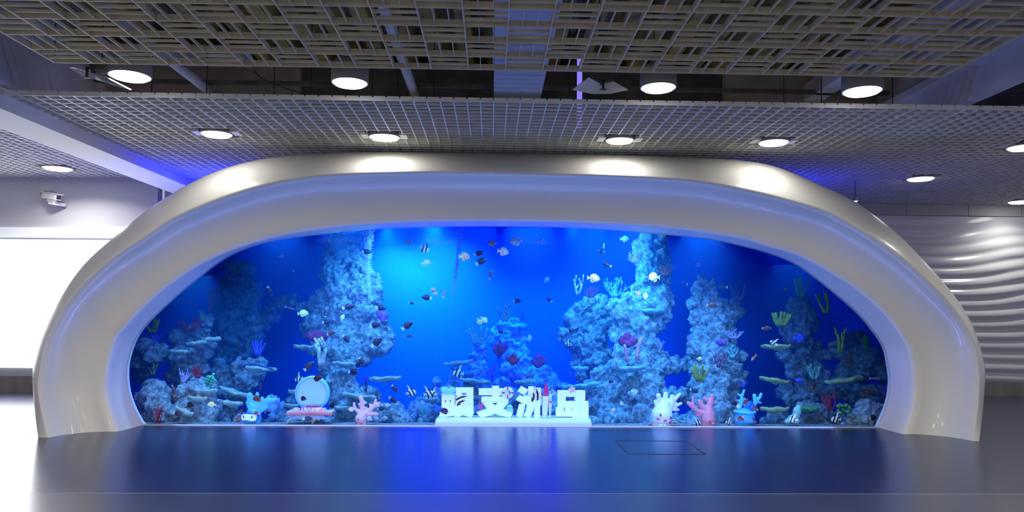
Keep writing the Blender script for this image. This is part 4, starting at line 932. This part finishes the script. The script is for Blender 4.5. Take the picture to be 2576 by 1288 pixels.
# ornaments fixed on or beside the characters, each a thing
def sp(x, y, Y): return at(*ZS(x, y), Y)
kk = lambda Y: m_per_px(Y)/6.133
Yo = YS_-.03
# cyan goggles
M_cy = mat('cyan_plastic', (.25,.75,.75), .3, emit=0)
t = empty('goggles', sp(290, 262, Yo), 'cyan wavy swim goggles on top of the first big character', 'goggles')
mb = MB(); s = kk(Yo)
for cx_, rx in ((-55, 62), (60, 56)): mb.ball((cx_*s, 0, 20*s), (rx*s, .03, 42*s), 20, 10)
mb.ball((0, 0, -12*s), (110*s, .028, 34*s), 20, 10)
blob(mb, 'frame', M_cy, t, voxel=.006)
mb = MB()
for i in range(9): mb.ball(((-88+i*22)*s, -.03, (8+5*math.sin(i*1.4))*s), (8*s, .008, 10*s), 8, 6)
mb.build('beads', mat('pale_cyan_beads', (.7,.95,.95), .3), t, smooth=True)
MB().box((-100*s, -.012, -58*s), (105*s, .03, -36*s)).build('strap', M_cy, t, bevel=.004)
# lifebuoy
Yb = YS_-.06; s = kk(Yb); t = empty('lifebuoy', sp(1208, 293, Yb), 'white lifebuoy with four red bands hung on the second big character', 'lifebuoy')
M_red = mat('magenta_red_paint', (.70,.03,.22), .35); M_wh = mat('white_paint', (.88,.90,.92), .35)
def torus(R_, r_, a0=0, a1=2*math.pi, n=48, m=12, sq=1):
    mb = MB(); vs = []; cl = abs(a1-a0-2*math.pi) < 1e-6; k = n if cl else n+1
    for i in range(k):
        a = a0+(a1-a0)*i/n
        for j in range(m):
            b = 2*math.pi*j/m; rr = R_+r_*math.cos(b); vs.append((rr*math.cos(a), r_*sq*math.sin(b), rr*math.sin(a)))
    fs = [((i % k)*m+j, (i % k)*m+(j+1) % m, ((i+1) % k)*m+(j+1) % m, ((i+1) % k)*m+j) for i in range(n) for j in range(m)]
    return mb.add(vs, fs)
torus(66*s, 25*s).build('ring', M_wh, t, smooth=True)
for k in range(4):
    a = k*math.pi/2; torus(66*s, 26.5*s, a-.17, a+.17, 8).build('band', M_red, t, smooth=True)
# surfboard
Yf = YS_-.09; s = kk(Yf); bs = sp(1787, 690, Yf); t = empty('surfboard', bs, 'upright surfboard with a magenta-red top standing before the third big character', 'surfboard')
prof = [(0,25),(60,38),(150,46),(300,48),(340,48),(400,44),(450,36),(500,24),(530,12),(549,3)]
def slab(lo, hi, m, name, off=0):
    pr = [(h, w) for h, w in prof if lo <= h <= hi]; mb = MB(); vs = []; n = 14
    for h, w in pr:
        for j in range(n):
            a = 2*math.pi*j/n; vs.append(((w*math.cos(a)+(h/549)*22-8)*s, .022*math.sin(a)*(.3+.7*w/48), h*s))
    mb.add(vs, [(i*n+j, i*n+(j+1) % n, (i+1)*n+(j+1) % n, (i+1)*n+j) for i in range(len(pr)-1) for j in range(n)] + [tuple(range(n)), tuple((len(pr)-1)*n+j for j in range(n))])
    return mb.build(name, m, t, smooth=True)
slab(0, 340, M_wh, 'lower_deck'); slab(340, 549, M_red, 'upper_deck')
# figurine: woman in a red swimsuit, one arm behind the head
Yw = YS_-.07; s = kk(Yw); t = empty('woman_figurine', sp(1862, 690, Yw), 'small white figurine of a woman in a red swimsuit, hand behind head, beside the surfboard', 'figurine')
M_fig = mat('white_figurine', (.85,.88,.88), .4)
def L(x, y, dy=0): return Vector(((x-1862)*s, dy, (690-y)*s))
mb = MB()
def limb(pts, rad, n=10):
    for (a, ra), (b, rb_) in zip(zip(pts, rad), zip(pts[1:], rad[1:])):
        k = max(3, int((b-a).length/(min(ra, rb_)*.5)))
        for i in range(k+1): f = i/k; mb.ball(a.lerp(b, f), ra*(1-f)+rb_*f, 10, 8)
limb([L(1858,312), L(1862,345), L(1866,385), L(1866,430)], [7*s, 22*s, 15*s, 24*s])
mb.ball(L(1851,352,-.018), 11*s, 8, 6); mb.ball(L(1876,352,-.018), 11*s, 8, 6)
limb([L(1853,440), L(1856,520), L(1857,600), L(1856,672), L(1852,684,-.02)], [16*s, 12*s, 11*s, 7*s, 7*s])
limb([L(1879,440), L(1872,520), L(1868,600), L(1864,672), L(1866,684,-.02)], [16*s, 12*s, 10*s, 7*s, 7*s])
limb([L(1845,330), L(1834,345), L(1838,400), L(1846,440,-.01)], [10*s, 8*s, 6*s, 5*s])
limb([L(1880,330), L(1915,318), L(1955,296), L(1925,270), L(1885,250)], [10*s, 8*s, 7*s, 6*s, 6*s])
mb.ball(L(1860,275), (17*s, 17*s, 23*s), 14, 10)
blob(mb, 'body', M_fig, t, voxel=.0045)
MB().ball(L(1861,266,.006), (20*s, 18*s, 22*s), 12, 8).ball(L(1864,248), (16*s, 14*s, 9*s), 10, 6).build('hair', mat('brown_hair', (.12,.05,.06), .5), t, smooth=True)
MB().box(tuple(L(1846,268,-.042)), tuple(L(1874,261,-.034))).build('sunglasses', M_seam, t)
mbx = MB(); mbx.prism([(L(x, y).x, L(x, y).z) for x, y in ((1840,426),(1892,426),(1868,462))], -.05, .045); mbx.build('swimsuit_bottom', M_red, t)
mbx = MB(); 
for xx in (1851, 1876): mbx.ball(L(xx,352,-.024), (10*s, 9*s, 8*s), 8, 6)
mbx.build('swimsuit_top', M_wh, t, smooth=True)
# starfish
Yt = YS_-.03; s = kk(Yt); t0 = sp(2200, 247, Yt); mb = MB()
for k in range(5):
    a = R(100+72*k)
    for i in range(8):
        f = i/7; mb.ball((t0.x+math.cos(a)*52*s*f, Yt-.01, t0.z+math.sin(a)*52*s*f), (24*s*(1-f*.55), .03*(1-f*.4), 24*s*(1-f*.55)), 10, 8)
tag(blob(mb, 'starfish', mat('pink_star', (.95,.50,.58), .5), voxel=.007), 'plump pink starfish sitting on the fourth big character', 'starfish')
branchy(ZS, 790, 528, 85*2.4775/6.133, 110*2.4775/6.133, YS_-.08, mat('hot_pink_coral', (.85,.08,.25), .5), 'small hot pink coral leaning on the left foot of the second big character', 'finger', n=4, thick=1.3)
s = kk(YS_-.08)
t = empty('octopus_ornament', sp(1240, 535, YS_-.08), 'small cyan octopus ornament on the right foot of the second big character', 'ornament')
mb = MB().ball((0, 0, 15*s), (48*s, .035, 40*s), 14, 10)
for i in range(5): mb.ball(((-44+i*22)*s, -.01, (-28-4*(i % 2))*s), (14*s, .02, 20*s), 10, 6)
blob(mb, 'body', M_cy, t, voxel=.006)
MB().ball((-14*s, -.038, 15*s), 6*s, 8, 6).ball((16*s, -.038, 15*s), 6*s, 8, 6).build('eye', M_seam, t, smooth=True)

# ---------------------------------------------------------------- round sign on a red board over white coral
Yq = 11.35; kq = m_per_px(Yq)/9.54
def qp(x, y, Y=Yq): return at(*ZD_(x, y), Y)
c0 = qp(615, 470); t = empty('round_sign', c0, 'round pale blue sign with a cyan rim and dotted ring standing on the red board', 'sign')
def disc(r, y0, y1, m, name, n=64, rim=0):
    mb = MB(); vs = []
    pr = [(0.0005, y0), (r-rim, y0), (r, y0+rim), (r, y1), (.0005, y1)]
    for rr, yy in pr:
        for j in range(n): a = 2*math.pi*j/n; vs.append((rr*math.cos(a), yy, rr*math.sin(a)))
    mb.add(vs, [(i*n+j, i*n+(j+1) % n, (i+1)*n+(j+1) % n, (i+1)*n+j) for i in range(4) for j in range(n)]); return mb.build(name, m, t)
disc(408*kq, 0, .07, mat('cyan_rim', (.25,.75,.85), .35), 'rim', rim=.012)
disc(365*kq, -.008, .01, mat('pale_blue_face', (.50,.75,.92), .4), 'face')
mb = MB()
for j in range(96):
    a = 2*math.pi*j/96; mb.box((352*kq*math.cos(a)-.0035, -.012, 352*kq*math.sin(a)-.0035), (352*kq*math.cos(a)+.0035, -.007, 352*kq*math.sin(a)+.0035))
dr = mb.build('dotted_ring', mat('navy_ink', (.03,.05,.25), .5), t)
MB().box((-120*kq, -.016, -325*kq), (185*kq, -.004, -295*kq)).build('banner', M_red, t)
bd = qp(50, 905); be = qp(1145, 975)
t = empty('red_board', ((bd.x+be.x)/2, Yq-.02, (bd.z+be.z)/2), 'thin coral-red board carrying the round sign and a row of small pink characters', 'board')
w_ = (be.x-bd.x)/2; mb = MB()
mb.box((-w_, -.12, -.022), (w_, .16, .028)); mb.build('board', mat('coral_red_board', (.85,.22,.20), .4), t, bevel=.012)
MB().box((-w_+.01, -.11, .028), (w_-.01, .15, .034)).build('top_layer', mat('pink_white_layer', (.9,.75,.75), .4), t)
def text_mesh(body, size, ext, name, m, parent, loc, off=.0):
    cu = bpy.data.curves.new(name, 'FONT'); cu.body = body; cu.size = size; cu.extrude = ext; cu.offset = off
    cu.resolution_u = 3; cu.align_x = 'LEFT'
    tmp = bpy.data.objects.new(name, cu); col.objects.link(tmp)
    dg = bpy.context.evaluated_depsgraph_get(); dg.update()
    me = bpy.data.meshes.new_from_object(tmp.evaluated_get(dg)); bpy.data.objects.remove(tmp)
    o = bpy.data.objects.new(name, me); me.materials.clear(); me.materials.append(m); col.objects.link(o)
    me.transform(Matrix.Rotation(R(90), 4, 'X')); o.location = loc; o.parent = parent; return o
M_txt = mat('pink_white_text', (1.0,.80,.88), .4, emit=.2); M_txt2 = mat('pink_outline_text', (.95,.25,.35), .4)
bx = qp(175, 905, Yq-.09).x-t.location.x; z0 = .045
tot = (qp(970, 905, Yq-.09).x - qp(175, 905, Yq-.09).x)
for m_, off, dy in ((M_txt2, .012, 0), (M_txt, .003, -.012)):
    o = text_mesh('“码”上有礼智慧畅玩', .135, .008, 'caption', m_, t, (bx, -.085+dy, z0), off)
    wd = max(v.co.x for v in o.data.vertices)-min(v.co.x for v in o.data.vertices); f = tot/wd
    o.scale = (f, 1, f); print('text width', wd, len(o.data.vertices))
# white coral stand
stand = MB()
for pts in ([(500,1010),(330,1000),(180,1060),(60,1130),(20,1190)], [(480,1010),(350,1050),(310,1090)], [(520,1010),(430,1060),(390,1120)], [(600,1010),(590,1060),(560,1110)], [(640,1010),(680,1060),(660,1150)], [(700,1010),(780,1060),(790,1120)], [(720,1000),(850,1040),(900,1100)], [(740,1000),(900,1040),(1000,1080)], [(620,1000),(620,1080),(640,1230)], [(650,1010),(720,1070),(700,1110)]):
    rr = [58 if i < 2 else 46-7*max(0, i-2) for i in range(len(pts))] if len(pts) > 3 else [46, 40, 30]
    P = [qp(x, y, Yq) for x, y in pts]
    for i in range(len(P)-1):
        for k in range(7):
            f = k/6; stand.ball(P[i].lerp(P[i+1], f), (rr[i]*(1-f)+rr[i+1]*f)*kq, 10, 8)
tag(blob(stand, 'coral_stand', mat('white_coral_stand', (.85,.88,.82), .5), voxel=.014), 'white finger coral stand holding up the red board', 'coral stand')

# ---------------------------------------------------------------- coral-shaped figures
def figure(zf, sc, Y, chains, label, m, name='coral_figure', voxel=.010):
    k = m_per_px(Y)/sc; pts0 = at(*zf(*chains[0][0][:2]), Y); t = empty(name, pts0, label, 'ornament', 'coral-shaped ornament figures'); mb = MB()
    for ch in chains:
        for (x0, y0, r0, *d0), (x1, y1, r1, *d1) in zip(ch, ch[1:] if len(ch) > 1 else ch):
            a = at(*zf(x0, y0), Y)-pts0; b = at(*zf(x1, y1), Y)-pts0
            a.y = (d0[0] if d0 else 0)*k; b.y = (d1[0] if d1 else 0)*k
            n = max(2, int((b-a).length/(min(r0, r1)*k*.4))) if len(ch) > 1 else 1
            for i in range(n+1):
                f = i/n; r_ = (r0*(1-f)+r1*f)*k; mb.ball(a.lerp(b, f), r_, 12, 8)
    blob(mb, 'body', m, t, voxel=voxel)
    return t, pts0, k
def mark(t, p0, zf, Y, x, y, rx, ry, dy, name, m):
    q = at(*zf(x, y), Y)-p0; k = m_per_px(Y)/mark.sc
    return MB().ball((q.x, dy*k, q.z), (rx*k, 9*k, ry*k), 12, 8).build(name, m, t, smooth=True)
M_cheek = mat('magenta_cheek', (.80,.05,.35), .5); M_eye = mat('purple_eye', (.12,.02,.18), .3)
mark.sc = 8.587; Yw_ = 11.3
M_fw = mat('glossy_white_figure', (.88,.90,.88), .25)
t, p0, k = figure(ZF, 8.587, Yw_, [[(385,840,215),(385,640,235),(400,540,190),(420,450,130)], [(440,420,90),(465,300,70),(468,185,52)], [(380,440,70),(330,300,55),(310,215,55)], [(330,480,50),(255,400,38),(230,330,26)], [(255,400,20),(280,320,22)],
    [(520,500,95),(600,360,70),(605,240,52)], [(610,350,50),(700,260,42),(770,185,34)], [(590,500,50),(670,520,36),(740,520,32)], [(650,520,34),(690,430,40),(800,385,32)], [(690,430,30),(700,375,24)], [(480,400,60,-60),(500,350,45,-60)]],
    'white coral-shaped figure with a smiling face and pink cheeks on the tank floor', M_fw)
for x, y, rx, ry, dy, nm, mm in ((305,608,20,32,-232,'eye',M_eye),(535,672,20,32,-200,'eye',M_eye),(258,692,38,26,-210,'cheek',M_cheek),(523,765,34,26,-190,'cheek',M_cheek),(402,722,40,22,-238,'mouth',M_cheek)):
    mark(t, p0, ZF, Yw_, x, y, rx, ry, dy, nm, mm)
for x in (310, 405): MB().ball(((x-385)*k, -215*k, -.0), (42*k, 40*k, 42*k), 12, 8).build('hand', M_fw, t, smooth=True)
M_pk = mat('glossy_pink_figure', (.95,.30,.34), .3)
t, p0, k = figure(ZF, 8.587, 11.35, [[(1385,850,165),(1385,740,165),(1390,620,140),(1400,500,95)], [(1410,500,85),(1420,400,75),(1460,320,55),(1470,215,45)], [(1440,330,40),(1350,300,38),(1305,270,36)], [(1380,340,24),(1385,270,22)], [(1370,520,80),(1270,460,62),(1210,380,48),(1200,330,42)], [(1260,420,24),(1262,340,22)],
    [(1330,600,85),(1170,560,52),(1060,470,50),(960,380,46)], [(1060,460,40),(1058,330,34),(1055,260,32)], [(1110,500,24),(1115,440,22)], [(1250,640,45),(1140,640,36)], [(1470,400,24),(1545,375,22)], [(1470,560,22),(1515,520,18)]],
    'pink coral-shaped figure with long raised branches, right of the white figure', M_pk)
for x, y, rx, ry, dy, nm, mm in ((1365,755,20,24,-165,'eye',mat('dusky_pink', (.5,.08,.25), .4)),(1450,798,24,18,-155,'cheek',M_wh)): mark(t, p0, ZF, 11.35, x, y, rx, ry, dy, nm, mm)
# blue pot figure
Yp = 11.3; M_pot = mat('glossy_blue_pot', (.08,.48,.85), .3); M_horn = mat('cyan_horn', (.12,.62,.80), .35)
t, p0, k = figure(ZF, 8.587, Yp, [[(2180,690,215),(2175,740,220),(2175,830,190)]], 'round blue pot figure with a smiling face, cyan coral horns growing from its top', M_pot, 'pot_figure')
def figpart(chains, name, m, voxel=.009):
    mb = MB()
    for ch in chains:
        for (x0, y0, r0), (x1, y1, r1) in zip(ch, ch[1:]):
            a = at(*ZF(x0, y0), Yp)-p0; b = at(*ZF(x1, y1), Yp)-p0; n = max(2, int((b-a).length/(min(r0, r1)*k*.4)))
            for i in range(n+1): f = i/n; mb.ball(a.lerp(b, f), (r0*(1-f)+r1*f)*k, 12, 8)
    return blob(mb, name, m, t, voxel=voxel)
figpart([[(2060,540,45),(2100,350,42),(2115,230,34),(2165,100,28)], [(2110,240,30),(2040,190,26)], [(2090,360,20),(2030,310,20)], [(2160,350,26),(2185,270,18)]], 'horn', M_horn)
figpart([[(2330,520,40),(2400,380,46),(2395,300,44),(2385,215,45)], [(2420,320,46),(2500,260,36),(2530,185,36)], [(2430,350,30),(2530,370,22)]], 'horn', M_horn)
figpart([[(2150,540,60),(2260,420,80),(2300,350,30)], [(2260,540,90),(2330,430,70)]], 'cap', mat('bright_blue_cap', (.01,.14,.9), .3))
figpart([[(2040,460,48),(2045,465,48)]], 'pearl', M_wh)
cz = (at(*ZF(2180, 560), Yp)-p0); mbr = torus(205*k, 34*k, sq=1); mbr.v = [(x, z, y*.8+cz.z) for x, y, z in mbr.v]; mbr.build('brim', M_horn, t, smooth=True)
for x, y, rx, ry, dy, nm, mm in ((2303,690,20,34,-190,'eye',M_eye),(2355,768,30,26,-150,'cheek',M_cheek),(2070,700,20,34,-195,'eye',M_eye)): mark(t, p0, ZF, Yp, x, y, rx, ry, dy, nm, mm)
MB().tube([(at(*ZF(x, y), Yp)-p0)+Vector((0, -k*(218-abs(x-2220)*.25), 0)) for x, y in ((2140,790),(2180,802),(2220,805),(2260,800),(2300,785))], 5*k, 6).build('mouth', M_eye, t)
# left pink figure
mark.sc = 6.133; Yl = 11.3; M_lp = mat('glossy_light_pink_figure', (1.0,.52,.52), .3)
t, p0, k = figure(ZQ, 6.133, Yl, [[(2140,850,95),(2135,760,92),(2150,690,65)], [(2150,690,52),(2160,600,38),(2130,540,28),(2100,530,18)], [(2155,560,34),(2150,480,36),(2132,432,36)], [(2160,540,26),(2200,510,22)], [(2160,610,26),(2215,585,20)],
    [(2120,660,40),(2060,620,28),(2030,560,24),(2030,520,22)], [(2180,700,52),(2250,640,38),(2310,590,32),(2350,540,30),(2360,470,22)], [(2300,600,34),(2280,540,24)], [(2350,545,26),(2425,510,18)], [(2360,560,24),(2415,560,14)], [(2250,690,42),(2340,680,34),(2385,685,28)]],
    'light pink coral-shaped figure right of the round sign', M_lp)
for x, y, rx, ry, dy, nm, mm in ((2105,760,9,17,-82,'eye',M_eye),(2075,805,14,17,-75,'cheek',M_cheek),(2160,815,24,7,-96,'mouth',M_cheek)): mark(t, p0, ZQ, Yl, x, y, rx, ry, dy, nm, mm)
# blue goggled figure
M_bl = mat('glossy_blue_figure', (.10,.55,.85), .3); Yl = 11.15
t, p0, k = figure(ZQ, 6.133, Yl, [[(470,860,115),(465,770,125),(480,680,110),(490,600,90)], [(460,600,70),(430,500,46),(415,400,50)], [(410,560,38),(375,500,22)], [(520,560,60),(530,440,36),(535,370,28)], [(540,600,70),(620,520,46),(700,480,38),(820,455,26)], [(620,510,34),(610,440,28)], [(660,480,26),(720,405,20)], [(560,640,50),(650,590,32),(690,545,24)], [(650,590,22),(690,580,20)]],
    'blue coral-shaped figure wearing white-lensed goggles, left of the round sign', M_bl)
def band(pts, y0, name, m, d):
    mb = MB(); mb.prism([((at(*ZQ(x, y), Yl)-p0).x, (at(*ZQ(x, y), Yl)-p0).z) for x, y in pts], y0*k, (y0+d)*k); return mb.build(name, m, t, bevel=.005)
gog = [(325,680),(345,655),(420,648),(520,655),(590,668),(600,710),(580,770),(520,790),(440,770),(400,765),(350,775),(322,740)]
band(gog, -150, 'goggle_frame', mat('navy_goggle_frame', (.01,.08,.45), .3), 60)
cgx = sum(p[0] for p in gog)/12; cgy = sum(p[1] for p in gog)/12
band([(cgx+(x-cgx)*.86, cgy+(y-cgy)*.80) for x, y in gog], -158, 'goggle_lens', mat('pale_lens', (.70,.85,.95), .2), 20)
for x in (375, 503): mark(t, p0, ZQ, Yl, x, 708, 9, 24, -160, 'eye', M_eye)
# sea turtle ornament
Yt = 11.45; k = m_per_px(Yt)/2.4775; t = empty('turtle_ornament', at(*Z1(541, 988), Yt), 'small green turtle with dark shell lines climbing the pale boulder', 'ornament')
rt = Euler((0, R(-25), 0)).to_matrix().inverted()
M_tg = mat('turtle_green', (.05,.55,.30), .4)
MB().ball((0, 0, 0), (27*k, .03, 40*k), 16, 10, rt).build('shell', M_tg, t, smooth=True)
mb = MB()
for a in (-.6, 0, .6): mb.tube([rt @ Vector((27*k*math.cos(b)*.95, -.031*math.sin(b), a*30*k)) for b in [math.pi*i/10 for i in range(11)]], .004, 6)
mb.tube([rt @ Vector((0, -.033*math.sin(b), 40*k*math.cos(b)*.95)) for b in [math.pi*i/10 for i in range(11)]], .004, 6)
mb.build('shell_lines', M_seam, t)
mb = MB().ball(rt @ Vector((0, 0, 46*k)), 9*k, 8, 6)
for sx, sz in ((-1, .6), (1, .6), (-1, -.7), (1, -.7)): mb.ball(rt @ Vector((sx*26*k, 0, sz*32*k)), (12*k, .012, 6*k), 8, 6, Euler((0, sx*.6, 0)).to_matrix())
mb.build('head_and_flippers', mat('turtle_pale_green', (.15,.60,.40), .5), t, smooth=True)
# blue rod on the long plate coral
mb = MB(); mb.tube([at(*Z1(u, v), 12.0) for u, v in ((745,905),(765,885),(800,880),(850,888),(930,914))], .014, 8)
tag(mb.build('blue_rod', mat('navy_rod', (.02,.06,.25), .4), smooth=True), 'dark blue bent rod lying over the long plate coral', 'rod')
mb = MB(); Yc = 11.3
for (a, b) in (((150,850),(130,800)),((150,850),(185,800)),((150,850),(160,780)),((140,850),(105,815)),((165,855),(200,830))):
    A = at(*ZF(*a), Yc); B = at(*ZF(*b), Yc); mb.tube([A, A.lerp(B, .5), B], [.016, .013, .009], 8)
tag(mb.build('pink_coral_sprig', PINK, smooth=True), 'tiny pink coral sprig at the foot of the white figure', 'coral')
